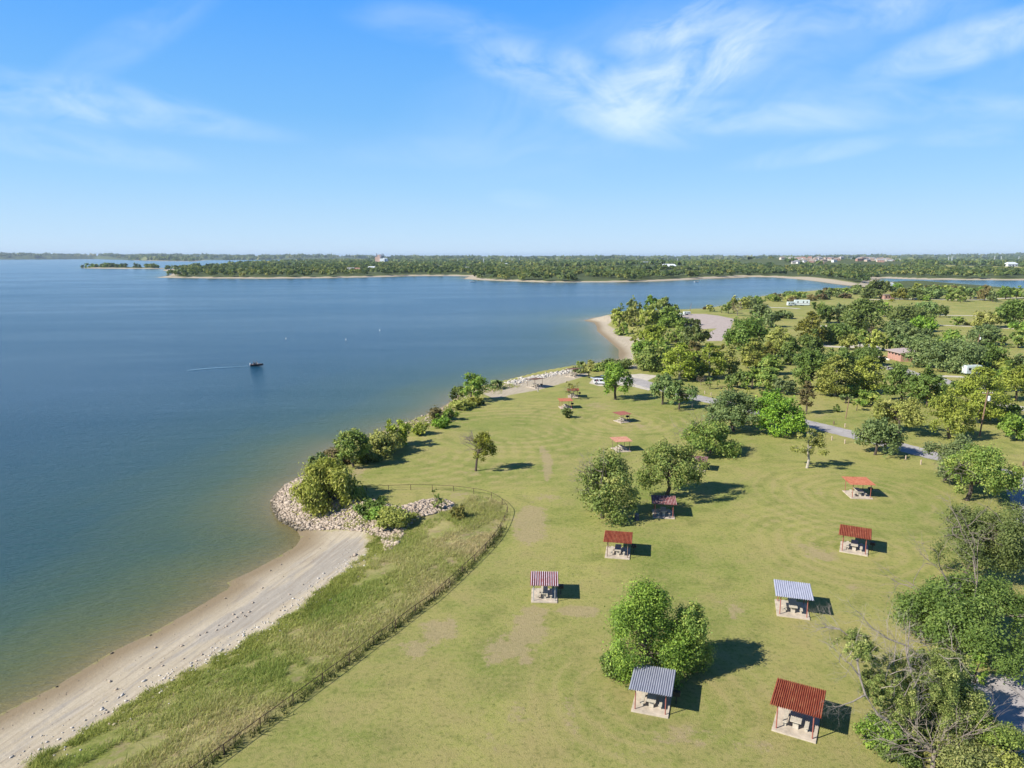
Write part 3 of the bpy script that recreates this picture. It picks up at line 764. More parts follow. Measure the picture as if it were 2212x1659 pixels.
T('A', 1370, 830, 668, 1320, 1420, 'o', 'ye', 'yellow brown treetop behind the paler sycamore', G4, .1)
T('A', 1690, 720, 398, 1478, 1862, 'o', 'dk', 'very dark wide tree beside the drive to the boat ramp lot', G4, .08)
T('A', 1570, 728, 575, 1508, 1622, 'y', 'yg', 'little yellow tree under the very dark wide tree', G4, .3)
T('A', 1725, 920, 600, 1620, 1835, 's', 'yg', 'tall yellow green tree in front of the very dark wide tree', G4, .08, bark=BARK)
T('A', 1960, 800, 485, 1855, 2105, 's', 'ol', 'tall olive tree with yellow top behind the dark grove', G4, .1)
T('A', 1840, 880, 640, 1770, 1930, 'o', 'ye', 'golden tree between two tall ones in the grove', G4, .08)
T('A', 2110, 880, 600, 2005, 2225, 'o', 'dk', 'dark spreading tree at the road end of the grove', G4, .06)
T('A', 1900, 980, 780, 1790, 2020, 'o', 'md', 'mid green tree in front of the golden one', G4, .06)
T('A', 2040, 400, 320, 1960, 2120, 'o', 'gg', 'grey green tree on the far side of the very dark one', G4, .1)
T('A', 1930, 490, 325, 1830, 2000, 'o', 'gg', 'rounded bluish tree behind the very dark wide one', G4, .1)
T('A', 1565, 1118, 935, 1468, 1665, 'o', 'dk', 'teal green tree at the front edge of the grove', G4, .2)
T('A', 1715, 1130, 915, 1638, 1800, 'o', 'br', 'bright green tree at the front edge of the grove', G4, .2)
T('A', 1860, 1140, 920, 1780, 1995, 'o', 'md', 'broad green tree with dark trunk at the grove edge', G4, .2)
T('A', 2005, 1180, 995, 1940, 2140, 'o', 'gg', 'grey green tree at the grove edge near the bright round one', G4, .2)
T('A', 1470, 1150, 1045, 1420, 1520, 'y', 'dk', 'small dark tree on the grass before the teal one', G4, .2)
T('A', 1185, 1092, 988, 1143, 1228, 'd', 'bn', 'small dead brown tree below the sycamores', G4, .35)
T('A', 1277, 1132, 1008, 1236, 1312, 'y', 'dk', 'small dark green tree below the paler sycamore', G4, .3)
T('A', 1355, 1110, 1038, 1334, 1380, 'y', 'md', 'thin sapling right of the small dark green one', G4, .3)
T('A', 1665, 1178, 1105, 1640, 1692, 'y', 'yg', 'thin pale sapling at the grove edge', G4, .3)
T('A', 1830, 1205, 1130, 1785, 1880, 'b', 'dk', 'dark low shrub at the grove edge', G4)
# lake side of the far park
T('A', 1283, 328, 258, 1245, 1312, 'o', 'ol', 'small round tree alone by the boat ramp shore', G7, .2)
T('A', 1228, 305, 275, 1208, 1250, 'b', 'bn', 'brownish bush at the boat ramp shore', G7)
T('A', 1397, 342, 262, 1374, 1424, 'y', 'md', 'thin green tree next to the small round one', G7, .2)
T('A', 1470, 348, 228, 1418, 1515, 'o', 'md', 'green tree behind the boat ramp lot', G7, .2)
T('A', 1525, 290, 168, 1490, 1560, 'o', 'ol', 'dark tall top behind the boat ramp lot', G7, .2)
T('A', 1562, 370, 225, 1500, 1620, 'd', 'bn', 'greyish purple bare tree behind the boat ramp lot', G7, .3)
T('A', 1640, 300, 190, 1575, 1690, 'o', 'ol', 'olive tree on the shore past the bare purple one', G7, .1)
T('A', 1720, 290, 195, 1680, 1770, 'o', 'gg', 'grey tree next to the shore olive tree', G7, .1)
T('A', 1795, 418, 255, 1718, 1895, 'o', 'gg', 'rounded grey green tree with clear trunk on the far lawn', G7, .3)
# grass behind the road
T('B', 630, 500, 185, 440, 775, 'o', 'dk', 'largest dark green tree on the lake side of the far field', G5, .05)
T('B', 370, 430, 245, 305, 470, 'o', 'gg', 'grey green tree next to the largest dark tree', G5, .08)
T('B', 520, 520, 330, 400, 640, 'o', 'dk', 'dark lower tree in front of the largest one', G5, .05)
T('B', 187, 425, 225, 105, 302, 'o', 'dk', 'tree with a clear trunk left of the largest dark one', G5, .2)
T('B', 832, 365, 222, 785, 895, 's', 'br', 'neat egg shaped green tree at the field edge', G5, .15, bark=BARK)
T('B', 1050, 440, 258, 885, 1215, 'o', 'dk', 'wide dark tree at the corner of the field', G5, .05)
T('B', 1240, 340, 218, 1135, 1345, 'o', 'gg', 'grey green tree behind the wide dark tree', G5, .06)
T('B', 1222, 455, 330, 1140, 1330, 'o', 'dk', 'dark tree at the tip of the wide dark tree', G5, .05)
T('B', 1378, 368, 252, 1338, 1448, 'o', 'dk', 'dark little tree by the upper path', G5, .2)
T('B', 1165, 505, 365, 1045, 1285, 'o', 'br', 'bright green tree in front of the wide dark tree', G5, .05)
T('B', 965, 580, 395, 855, 1095, 'o', 'gg', 'dull dark tree left of the bright one by the path', G5, .08)
T('B', 1552, 448, 365, 1500, 1604, 'b', 'md', 'round green bush between the two pale paths', G5)
T('B', 1650, 448, 418, 1620, 1690, 'b', 'ol', 'tiny olive bush between the two pale paths', G5)
T('B', 1830, 470, 318, 1728, 1925, 'o', 'ol', 'tree with a browning top by the lower path', G5, .05)
T('B', 1872, 640, 448, 1695, 1985, 'o', 'gg', 'bluish green tree below the browning one', G5, .12)
T('B', 2085, 470, 198, 1935, 2240, 'o', 'dk', 'very large dark tree at the end of the lower path', G5, .06)
T('B', 2160, 545, 415, 2085, 2240, 'o', 'md', 'green tree under the very large dark tree', G5, .06)
T('B', 2152, 670, 495, 2075, 2240, 'o', 'md', 'loose green tree with grass around it near the frame edge', G5, .2)
T('B', 1992, 665, 555, 1945, 2055, 'y', 'md', 'small green tree beside the bluish tree', G5, .25)
T('B', 490, 690, 540, 398, 560, 'o', 'ol', 'olive tree beside the pale drive', G5, .2)
T('B', 592, 682, 488, 535, 668, 'm', 'md', 'flat topped tree with dark forked trunk by the drive', G5, .35)
T('B', 700, 600, 455, 640, 800, 'd', 'bn', 'bare brown treetop behind the flat topped tree', G5, .2)
T('B', 747, 700, 488, 658, 812, 'o', 'ol', 'full olive green tree right of the flat topped one', G5, .12)
T('B', 850, 695, 562, 796, 905, 'o', 'br', 'small fresh green tree left of the grey tree group', G5, .15)
T('B', 345, 620, 438, 200, 515, 'o', 'dk', 'dark tree with brownish shade over the drive', G5, .08)
T('B', 640, 840, 672, 485, 790, 'o', 'dk', 'dark tree left of the brick restroom', G5, .08)
T('B', 1020, 685, 530, 920, 1100, 'o', 'gg', 'grey green tree above the restroom roof', G5, .08)
T('B', 1235, 850, 565, 1070, 1390, 'o', 'gg', 'big grey tree right of the brick restroom', G5, .14)
T('B', 1180, 640, 478, 1075, 1290, 'o', 'gg', 'grey topped tree behind the big grey one', G5, .08)
T('B', 1465, 660, 495, 1370, 1595, 'o', 'md', 'greener tree behind the pair of grey ones', G5, .08)
T('B', 1535, 900, 600, 1325, 1765, 'o', 'gg', 'broad grey tree with dark shadow under it near the camper', G5, .16)
T('B', 1850, 860, 645, 1735, 2040, 'o', 'dk', 'rich dark green tree right of the broad grey tree', G5, .06)
T('B', 345, 1145, 745, 178, 495, 's', 'yg', 'pale yellow sycamore standing by the lawn edge, tallest of its pair', G5, .08)
T('B', 655, 1110, 752, 495, 805, 's', 'yg', 'second pale yellow sycamore nearer the restroom', G5, .08)
T('B', 95, 1085, 680, -60, 260, 'o', 'dk', 'massive dark green tree left of the tallest sycamore', G5, .05)
T('B', 400, 960, 670, 240, 525, 'o', 'dk', 'dark green tree crown behind the tallest sycamore', G5, .05)
T('B', 100, 760, 490, 0, 215, 'o', 'dk', 'shadowy dark tree behind the massive one', G5, .05)
T('B', 90, 640, 315, -20, 215, 's', 'ye', 'tall golden yellow tree behind the dark grove', G5, .08)
T('B', 187, 645, 478, 148, 222, 'y', 'ye', 'narrow yellow tree on a bare trunk by the drive', G5, .55)
T('B', 60, 1322, 992, -5, 115, 's', 'bn', 'tall rusty and green tree beside the bright round one', G5, .25)
T('B', 435, 1150, 1035, 365, 510, 'b', 'br', 'bright green undergrowth bush below the tallest sycamore', G5)
T('B', 560, 1150, 1040, 480, 640, 'b', 'md', 'green bush between the two pale sycamores', G5)
T('B', 445, 1220, 1128, 393, 500, 'y', 'gg', 'little multi stemmed tree near the leaning post', G5, .3, stems=2)
T('B', 558, 1290, 1175, 508, 622, 'y', 'md', 'flat topped sapling right of the little multi stemmed tree', G5, .5)
T('B', 705, 1245, 1095, 592, 778, 'o', 'md', 'small bushy tree right of the flat topped sapling', G5, .15)
T('B', 357, 1303, 1225, 328, 388, 'c', 'dk', 'tiny dark conifer alone on the lawn behind the road', G5, .08)
T('B', 1000, 1195, 830, 850, 1125, 'o', 'dk', 'dark tree in the middle of the lawn behind the road', G5, .2)
T('B', 1250, 1245, 870, 1095, 1390, 'o', 'dk', 'second dark tree, touching the one in the middle of that lawn', G5, .1)
T('B', 965, 1515, 1165, 750, 1205, 'm', 'ol', 'spreading yellowish tree beyond the road with a clear trunk', G5, .26)
T('B', 1475, 1565, 1085, 1230, 1650, 'm', 'yg', 'layered yellow tree in front of the utility pole', G5, .18)
T('B', 1745, 1405, 855, 1555, 1960, 's', 'yg', 'great pale sycamore with white trunk by the utility pole', G5, .10)
T('B', 1525, 1130, 1000, 1450, 1600, 'o', 'dk', 'dark green tree left of the great pale sycamore', G5, .1)
T('B', 1400, 1175, 1035, 1310, 1490, 'o', 'ol', 'olive tree behind the layered yellow one', G5, .1)
T('B', 2130, 1195, 845, 1985, 2260, 'o', 'yg', 'wide yellow green tree at the frame edge', G5, .15)
T('B', 1960, 1090, 860, 1870, 2075, 'o', 'md', 'green tree between the pale sycamore and the wide yellow one', G5, .1)
T('B', 2050, 1395, 1230, 1915, 2185, 'b', 'dk', 'dark low thicket bush right of the great sycamore', G5)
T('B', 1670, 1425, 1245, 1628, 1745, 'y', 'dk', 'slim dark young tree before the great sycamore', G5, .4)
T('B', 2142, 1580, 1325, 1975, 2225, 'o', 'br', 'small vivid green tree at the frame edge by the road', G5, .25)
T('B', 1990, 870, 760, 1900, 2090, 'o', 'ol', 'olive tree right of the rich dark green one', G5, .08)
T('B', 2160, 880, 735, 2085, 2240, 'o', 'gg', 'grey green tree above the wide yellow one', G5, .08)
# around the far fields
T('L', 1075, 465, 325, 935, 1145, 'o', 'dk', 'massive dark tree clump at the end of the dam', G6, .03)
T('L', 1218, 478, 388, 1165, 1275, 'o', 'ye', 'golden tree beside the small far restroom', G6, .2)
T('L', 1320, 480, 398, 1258, 1394, 'o', 'dk', 'dark umbrella shaped tree by the far road', G6, .2)
T('L', 1437, 485, 440, 1410, 1465, 'b', 'md', 'round bush by the far road', G6)
T('L', 1488, 470, 372, 1400, 1560, 'o', 'gg', 'wide grey green tree behind the round bush', G6, .15)
T('L', 1605, 488, 415, 1578, 1645, 'o', 'br', 'bright yellow green tree by the far road', G6, .1)
T('L', 1680, 490, 378, 1628, 1742, 'o', 'md', 'tall green tree right of the bright one by the far road', G6, .15)
T('L', 1703, 503, 458, 1678, 1728, 'y', 'md', 'small tree alone at the top of the field', G6, .3)
T('L', 1785, 475, 382, 1735, 1835, 'o', 'gg', 'grey tree with an orange one below it by the far road', G6, .15)
T('L', 1900, 485, 372, 1838, 1962, 'o', 'bn', 'brownish grey tree by the dark parked cars', G6, .15)
T('L', 1962, 495, 415, 1925, 2002, 'o', 'gg', 'small grey green tree right of the brownish one', G6, .2)
T('L', 2065, 475, 372, 2015, 2115, 'o', 'dk', 'dark tree near the end of the far road', G6, .25)
T('L', 2148, 470, 368, 2105, 2195, 'o', 'br', 'bright green tree at the end of the far road', G6, .25)
T('L', 1160, 495, 470, 1130, 1185, 'y', 'ye', 'thin yellow sapling on the field below the far restroom', G6, .3)
gf = np.random.default_rng(5)
fill = []
for i in range(46):      # dense belt along the channel
    fill.append(('L', gf.uniform(1130, 2260), 0, 'rounded tree in the dense belt along the channel shore'))
for i in range(30):      # belt along the far park shore
    fill.append(('L', gf.uniform(0, 940), 1, 'rounded tree in the belt along the far park shore'))
for s, x, w, lab in fill:
    if w == 0:
        y = np.interp(x, [1100, 1500, 2212], [392, 412, 440]) + gf.uniform(-22, 26)
        hh = gf.uniform(34, 52)
    else:
        y = np.interp(x, [0, 300, 600, 940], [505, 470, 445, 425]) + gf.uniform(-14, 34)
        hh = gf.uniform(34, 58)
    ww = gf.uniform(50, 105)
    T(s, x, y, y - hh, x - ww / 2, x + ww / 2, 'o', ['dk', 'md', 'gg', 'ol', 'md', 'gg', 'bn'][int(gf.integers(0, 7))], lab, G6 if w == 0 else G7, .06)
for x, y, hh, ww in ((685, 232, 26, 24), (722, 232, 40, 30), (760, 233, 36, 50), (800, 234, 34, 46), (846, 234, 38, 44), (884, 235, 44, 50), (915, 235, 36, 40), (945, 234, 40, 44), (975, 235, 36, 40), (1015, 236, 32, 44), (1045, 237, 30, 30),
                     (1125, 237, 46, 40), (1155, 237, 34, 34), (1214, 236, 20, 22), (1255, 237, 34, 40), (1290, 238, 36, 42), (1312, 237, 30, 30), (1395, 244, 34, 50), (1445, 244, 36, 46), (1395, 296, 26, 22)):
    T('M', x, y, y - hh, x - ww / 2, x + ww / 2, 'o', 'dk' if x % 2 else 'md', 'dark tree in the row on the thin islet far across the lake', 'trees on the far islet', .04)

# the tangle of half dead growth beside the near lot
def tangle():
    g = np.random.default_rng(77)
    gr = 'tangled growth beside the cracked lot'
    def at(x, y): return Vector(gp('G', x, y))
    b = at(1290, 1520)
    r = root('half_dead_tree', b, 'half dead tree with pale broken limbs rising from the green tangle beside the lot', 'tree', gr)
    def pt(x, y, dy=0.):     # a point above the foot line, given by its place on the survey sheet
        u, v = px('G', x, y); Yd = b.y + dy
        z = zat(Yd, v); return Vector(((u - CX) / F * (Yd * cP + (H - z) * sP), Yd, z)) - b
    mb = MB()
    def limb(pts, r0, n=3, ln=1.6):
        P = [pt(*p) for p in pts]
        mb.tube(P, [r0 * (1 - .65 * i / (len(P) - 1)) for i in range(len(P))], 6, False)
        for i in range(n):
            k = int(g.integers(max(1, len(P) // 2), len(P)))
            dr = (P[k] - P[k - 1]).normalized()
            twigs(g, mb, P[k], (dr + Vector(g.normal(size=3)) * .7).normalized(), ln * .8, r0 * .20, 3)
    limb([(1290, 1520), (1270, 1330, .2), (1190, 1120, .3)], .17, 0)
    limb([(1270, 1330), (1285, 1080, .4), (1235, 940, .6), (1205, 830, .6), (1190, 740, .8), (1060, 690, 1.), (940, 610, 1.2), (850, 500, 1.4)], .115, 12, 2.2)
    limb([(1205, 830, .6), (1215, 680, .8), (1225, 560, 1.)], .07, 3, .8)
    limb([(1235, 1420), (985, 1260, -.3), (890, 1110, 0), (850, 980, .2), (780, 880, .3), (740, 860, .4)], .12, 7, 1.6)
    limb([(850, 980, .2), (830, 860, .4), (900, 740, .6)], .10, 7, 1.4)
    limb([(830, 860), (790, 690, .8), (700, 620, 1.0), (600, 605, 1.2)], .10, 12, 1.5)
    limb([(890, 1110, 0), (800, 1160, -.3), (690, 1200, -.6)], .07, 9, 1.1)
    limb([(1285, 1080, .4), (1330, 950, .5), (1390, 930, .7)], .07, 8, 1.2)
    limb([(1190, 1120, .3), (1100, 900, .8), (1120, 720, 1.1)], .10, 12, 1.8)
    for i in range(46):
        xx, yy2 = g.uniform(700, 1680), g.uniform(760, 1420)
        if xx < 900 and yy2 > 1000: continue
        twigs(g, mb, pt(xx, yy2, g.uniform(-.4, .6)), Vector((g.normal() * .6, g.normal() * .5 - .2, g.uniform(.3, 1))).normalized(), g.uniform(1.0, 2.0), .035, 2, .5)
    mb.build('trunk', plain('weathered_wood', (.27, .23, .19), .9, var=.3, scale=5, bump=.4), r)
    V, Fq, tint = [], [], []
    n0 = 0
    for x, y, w, h, col in ((800, 730, 300, 160, 0), (960, 950, 190, 210, 0), (1080, 990, 200, 220, 0), (930, 840, 130, 90, 0), (1180, 1120, 260, 260, 0), (1010, 1150, 150, 240, 0), (1290, 1010, 330, 300, 1), (1180, 900, 240, 220, 1), (1350, 1190, 360, 300, 0), (1140, 1310, 320, 260, 0), (1440, 960, 330, 260, 1), (1520, 1210, 380, 320, 1), (1660, 1170, 260, 260, 0), (1330, 840, 190, 150, 1), (1480, 860, 260, 170, 1), (960, 1060, 190, 220, 0), (1250, 1420, 300, 220, 0), (1620, 1420, 320, 240, 1)):
        p = pt(x, y, .6 + 1.4 * col * g.random()); k = ppm(b.y) / .2881
        v, f, ti, _ = crown_np(g, w / k, w / k, p.z - h / k / 2, p.z + h / k / 2, 'airy', int(w * h * .10), 1.15, (p.x, p.y))
        V.append(v); Fq.append(f + n0); tint.append(ti); n0 += len(v)
    mesh_np('crown', np.concatenate(V), np.concatenate(Fq), LEAF['tg'], r, {'tint': ('FACE', np.concatenate(tint))})
    for x0, x1, yb, yt, colr, lab, dn in ((1290, 1660, 1250, 775, 'tg', 'leafy green tree behind the pale broken limbs of the tangle', 1), (1330, 1760, 1480, 1020, 'tg', 'yellowish leafy tree in the middle of the tangle', 1),
                                          (1560, 1890, 1500, 1130, 'md', 'bright leafy tree on the lot side of the tangle', 1), (1640, 1780, 1020, 790, 'md', 'small green tree touching the kerbed grass', 1)):
        T('G', (x0 + x1) / 2, yb, yt, x0, x1, 'o', colr, lab, gr, .03, dense=.9, cover=1.9)
    T('G', 1010, 1500, 1250, 850, 1190, 'b', 'br', 'fresh dark leaved bush at the lawn foot of the tangle', gr)
    T('G', 1130, 1575, 1440, 1000, 1290, 'b', 'dk', 'low dark bush in the shade of the tangle', gr)
    T('G', 1900, 1600, 1290, 1750, 2065, 'b', 'br', 'bright bush spilling onto the cracked lot', gr)
    T('G', 1660, 1720, 1420, 1440, 1850, 'b', 'tg', 'green bush behind the bare fallen crown', gr)
    T('G', 1880, 1760, 1500, 1700, 2060, 'b', 'ol', 'olive bush by the lot at the frame bottom', gr)
    b2 = at(1395, 1690)
    r2 = root('bare_tree', b2, 'bare grey fallen-looking tree with limbs radiating over the bushes at the frame bottom', 'tree', gr)
    mb = MB()
    mb.tube([(0, 0, -.3), (0, .1, 1.0), (.1, .2, 1.7)], [.2, .16, .14], 7)
    st = Vector((.1, .2, 1.6))
    for i in range(16):
        th = g.uniform(-.7, 3.6)
        twigs(g, mb, st + Vector((0, 0, g.uniform(-.6, .2))), Vector((math.cos(th), math.sin(th) * .7, g.uniform(-.02, .75))).normalized(), g.uniform(1.6, 3.0), .05, 2, .42, -.02)
    for ex, ey, ez in ((6.0, -.4, 1.6), (5.2, 1.4, 3.0), (6.5, .8, 2.2), (-4.2, .4, 2.0), (-3.0, 1.5, 3.2)):
        twigs(g, mb, st, Vector((ex, ey, ez - 1.9)).normalized(), math.hypot(ex, ey) * .70, .075, 3, .38, -.015)
    mb.build('trunk', plain('bare_wood', (.225, .185, .15), .9, var=.3, scale=5), r2)
tangle()

# ------------------------------------------------------------------ picnic shelters, tables, grills
CONC = plain('concrete', (.47, .40, .31), .85, var=.24, scale=1.6, bump=.15)
CONC2 = plain('table_concrete', (.47, .42, .33), .85, var=.16, scale=5, bump=.2)
CHAR = plain('charred_steel', (.025, .023, .022), .6, var=.3)
def roof_paint(name, cols, rough=.75):
    m, t, out = new_mat(name)
    co = t.node('ShaderNodeTexCoord').outputs['Object']
    n = t.noise(t.mapping(co, sc=(1, .35, 1)), 2.6, 6, .7)
    c = t.mix(t.maprange(n, .40, .58), cols[0], cols[1])
    c = t.mix(t.maprange(t.noise(t.mapping(co, sc=(1, .25, 1)), 5, 4, .65), .58, .70, 0, .8), c, cols[2])
    p = t.node('ShaderNodeBsdfPrincipled', {'Base Color': c, 'Roughness': rough, 'Specular IOR Level': .12 if rough > .6 else .35})
    t.l.new(p.outputs[0], out.inputs[0])
    return m
RED = roof_paint('red_roof', ((.25, .058, .032), (.33, .100, .050), (.40, .19, .09)))
DKRED = roof_paint('dark_red_roof', ((.26, .050, .045), (.32, .070, .055), (.40, .14, .10)))
ORANGE = roof_paint('orange_roof', ((.33, .105, .058), (.41, .165, .095), (.27, .075, .045)))
PINK = roof_paint('pink_roof', ((.36, .155, .105), (.43, .245, .17), (.29, .10, .065)))
MAROON = roof_paint('maroon_roof', ((.20, .070, .055), (.26, .105, .080), (.31, .155, .12)))
STRIPE = roof_paint('flaking_roof', ((.62, .54, .58), (.52, .38, .40), (.48, .11, .09)))
PURPLE = roof_paint('worn_purple_roof', ((.34, .15, .15), (.54, .42, .38), (.26, .06, .05)))
GREYR = roof_paint('galvanised_roof', ((.29, .30, .35), (.35, .36, .41), (.23, .24, .28)), .42)
WHITER = roof_paint('white_metal_roof', ((.36, .37, .44), (.43, .44, .51), (.28, .29, .35)), .42)
SHADED_VALLEY = roof_paint('shaded_valley_paint', ((.17, .035, .04), (.24, .055, .05), (.12, .03, .04)))  # dark maroon for red roof valleys, with the shadow of the grooves painted in
BROWNR = roof_paint('brown_roof', ((.10, .055, .04), (.13, .08, .06), (.08, .05, .04)))
POSTS = dict(red=plain('red_post', (.34, .115, .085), .6), grey=plain('grey_post', (.36, .37, .36), .55), brown=plain('brown_post', (.22, .15, .11), .7))

def corrugated(w, d, z, ribs, amp, tilt=0.0, two=False):
    p = w / ribs
    top = []
    for i in range(ribs):
        x = -w / 2 + i * p
        top += [(x, 0), (x + .13 * p, 0), (x + .36 * p, amp), (x + .74 * p, amp), (x + .97 * p, 0)]
    top.append((w / 2, 0))
    prof = [(x, z + h) for x, h in top] + [(x, z + h - .018) for x, h in reversed(top)]
    mb = MB(); n = len(top)
    y0, y1 = -d / 2, d / 2
    vs = []
    for y in (y0, y1):
        vs += [(x, y, zz + y * tilt) for x, zz in prof]
    N = 2 * n
    fs = [(i, i + 1, i + 1 + N, i + N) for i in range(N - 1)] + [(N - 1, 0, N, 2 * N - 1)]
    for e in (0, N):
        for i in range(n - 1):
            fs.append((e + i, e + i + 1, e + N - 2 - i, e + N - 1 - i))
    mb.add(vs, fs)
    if two:                                     # red of the valleys and flanks darkened, the groove shadow painted into their colour
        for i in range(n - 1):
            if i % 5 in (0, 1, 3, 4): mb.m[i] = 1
    return mb

GS, GT_, GG = 'picnic shelters spread over the lawn', 'concrete picnic tables under the shelters', 'barbecue grills beside the shelters'
def shelter(s, fl, fr, roofmat, ribs, posts, lab, tlab, glab, amp=.055, tilt=.015, rw=3.68, rd=3.85, table_rot=0., gx=2.05, gy=.55):
    a, b = Vector(gp(s, *fl)), Vector(gp(s, *fr))
    d = (b - a); L = d.length; rz = math.atan2(d.y, d.x)
    k = np.clip(L / 3.15, .88, 1.12)
    c = (a + b) / 2 + Vector((-d.y, d.x, 0)).normalized() * 1.8 * k
    c.z = 0.0
    r = root('picnic_shelter', c, lab, 'shelter', GS, rz)
    r.scale = (k, k, k)
    MB().box(-1.6, 1.6, -1.83, 1.83, -.2, .12, .02).build('slab', CONC, r)
    for sx in (-1.30, 1.30):
        for sy in (-1.48, 1.48):
            MB().tube([(sx, sy, .118), (sx, sy, 2.14 + sy * tilt)], .048, 8).build('post', POSTS[posts], r)
    for sy in (-1.48, 1.48):
        MB().box(-1.70, 1.70, sy - .04, sy + .04, 2.14 + sy * tilt, 2.225 + sy * tilt).build('beam', POSTS[posts], r)
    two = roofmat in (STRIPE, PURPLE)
    corrugated(rw, rd, 2.25, ribs, amp * 1.25, tilt, two).build('roof', [roofmat, SHADED_VALLEY] if two else roofmat, r)
    # table
    M = Matrix.Rotation(rz, 4, 'Z')
    tc = c + M @ Vector((.02, -.12, 0)) * k; tc.z = .12 * k
    t_ = root('picnic_table', tc, tlab, 'table', GT_, rz + table_rot)
    t_.scale = (k, k, k)
    MB().box(-.41, .41, -1.05, 1.05, .68, .77, .012).build('table_top', CONC2, t_)
    for sy in (-.66, .66):
        MB().box(-.21, .21, sy - .10, sy + .10, 0, .678, .01).build('pedestal', CONC2, t_)
    for sx in (-.78, .78):
        bo = MB().box(sx - .16, sx + .16, -1.0, 1.0, .40, .48, .01).build('bench', CONC2, t_)
        for sy in (-.66, .66):
            MB().box(sx - .10, sx + .10, sy - .09, sy + .09, 0, .398, .01).build('bench_leg', CONC2, bo)
    if glab:
        gc = c + M @ Vector((gx, gy, 0)) * k
        g_ = root('barbecue_grill', gc, glab, 'grill', GG, rz)
        MB().tube([(0, 0, -.1), (0, 0, .78)], .05, 8).build('post', CHAR, g_)
        fb = MB(); fb.prism([(-.30, .78), (.30, .78), (.34, 1.02), (.26, 1.16), (-.26, 1.16), (-.34, 1.02)], -.22, .22)
        fo = fb.build('firebox', CHAR, g_)
        MB().tube([(-.20, -.25, 1.0), (-.20, -.30, 1.0), (.20, -.30, 1.0), (.20, -.25, 1.0)], .015, 6).build('handle', CHAR, fo)
    return r
shelter('F', (343, 553), (517, 557), STRIPE, 13, 'grey', 'picnic shelter with flaking red and white striped roof near the lakeside fence', 'picnic table under the flaking red and white striped roof', 'black grill in the shade of the red and white striped roof', .085, rw=3.45)
shelter('F', (836, 254), (1000, 267), RED, 22, 'brown', 'picnic shelter with finely ribbed rust red roof just past the striped one', 'picnic table under the finely ribbed rust red roof', 'grill in the shadow of the finely ribbed rust red roof', .06)
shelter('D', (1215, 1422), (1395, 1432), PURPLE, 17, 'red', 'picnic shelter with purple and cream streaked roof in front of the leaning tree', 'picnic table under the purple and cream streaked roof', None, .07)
shelter('D', (912, 880), (1034, 873), PINK, 17, 'brown', 'picnic shelter with faded pink roof in mid lawn', 'picnic table under the faded pink roof', None, .045)
shelter('D', (948, 638), (1032, 628), MAROON, 20, 'brown', 'picnic shelter with smooth looking maroon roof beyond the pink one', 'picnic table under the maroon roof', 'round black grill hanging by the maroon roofed shelter', .03)
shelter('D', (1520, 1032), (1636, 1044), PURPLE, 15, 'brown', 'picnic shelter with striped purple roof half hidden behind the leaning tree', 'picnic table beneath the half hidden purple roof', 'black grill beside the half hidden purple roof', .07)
shelter('D', (452, 521), (547, 518), ORANGE, 18, 'red', 'picnic shelter with vivid orange red roof behind the small dark shrub', 'picnic table under the vivid orange red roof', 'grill on a post by the vivid orange red roof', .04)
shelter('D', (512, 424), (592, 425), RED, 18, 'brown', 'picnic shelter with rusty roof under the thin leafless tree', 'picnic table under the rusty roof by the thin leafless tree', 'black grill behind the rusty roof by the thin leafless tree', .04)
shelter('E', (605, 1079), (775, 1084), ORANGE, 24, 'red', 'picnic shelter with orange tile coloured roof in the ringed mowing near the road', 'picnic table under the orange tile coloured roof', 'black grill at the corner of the orange tile coloured roof', .04)
shelter('E', (515, 1492), (733, 1529), RED, 19, 'red', 'picnic shelter with deep red ribbed roof between the orange and the white ones', 'picnic table under the deep red ribbed roof', 'grill in the shadow of the deep red ribbed roof', .07)
shelter('G', (228, 520), (474, 553), WHITER, 17, 'red', 'picnic shelter with bluish white ribbed roof on red posts', 'picnic table under the bluish white roof', None, .06)
shelter('F', (1012, 1282), (1258, 1329), GREYR, 19, 'red', 'picnic shelter with grey ribbed metal roof tucked against the big bright tree', 'picnic table under the grey metal roof', 'grill in deep shade beside the grey metal roof', .062, rd=4.05)
shelter('G', (188, 1380), (517, 1478), RED, 24, 'red', 'picnic shelter with deep grooved rust red roof, largest in view, at the bottom', 'picnic table under the deep grooved rust red roof', None, .07)
# two dark roofed ones on the sandy shore, their roofs tipping to the water
shelter('D', (222, 352), (322, 336), BROWNR, 14, 'brown', 'dark flat roofed shelter on the sandy shore seen edge on', 'picnic table under the dark roof on the sandy shore', 'black grill under the dark roof on the sandy shore', .03, -.10, gx=.9, gy=-1.6)
shelter('D', (545, 262), (640, 243), BROWNR, 14, 'brown', 'second dark roofed shelter at the green end of the sandy shore', 'picnic table under the second dark roof at the end of the sand', None, .03, -.10)
bx = gp('D', 1080, 1440)
r = root('trash_barrel', bx, 'blue grey trash barrel in tree shade beside the purple streaked shelter', 'trash barrel')
MB().tube([(0, 0, 0), (0, 0, .3), (0, 0, .32), (0, 0, .6), (0, 0, .62), (0, 0, .92)], [.29, .29, .305, .29, .305, .29], 16).build('drum', plain('barrel_blue', (.06, .075, .12), .5), r)
MB().tube([(0, 0, .92), (0, 0, .96)], [.31, .31], 16).build('rim', plain('barrel_rim', (.10, .11, .15), .5), r)

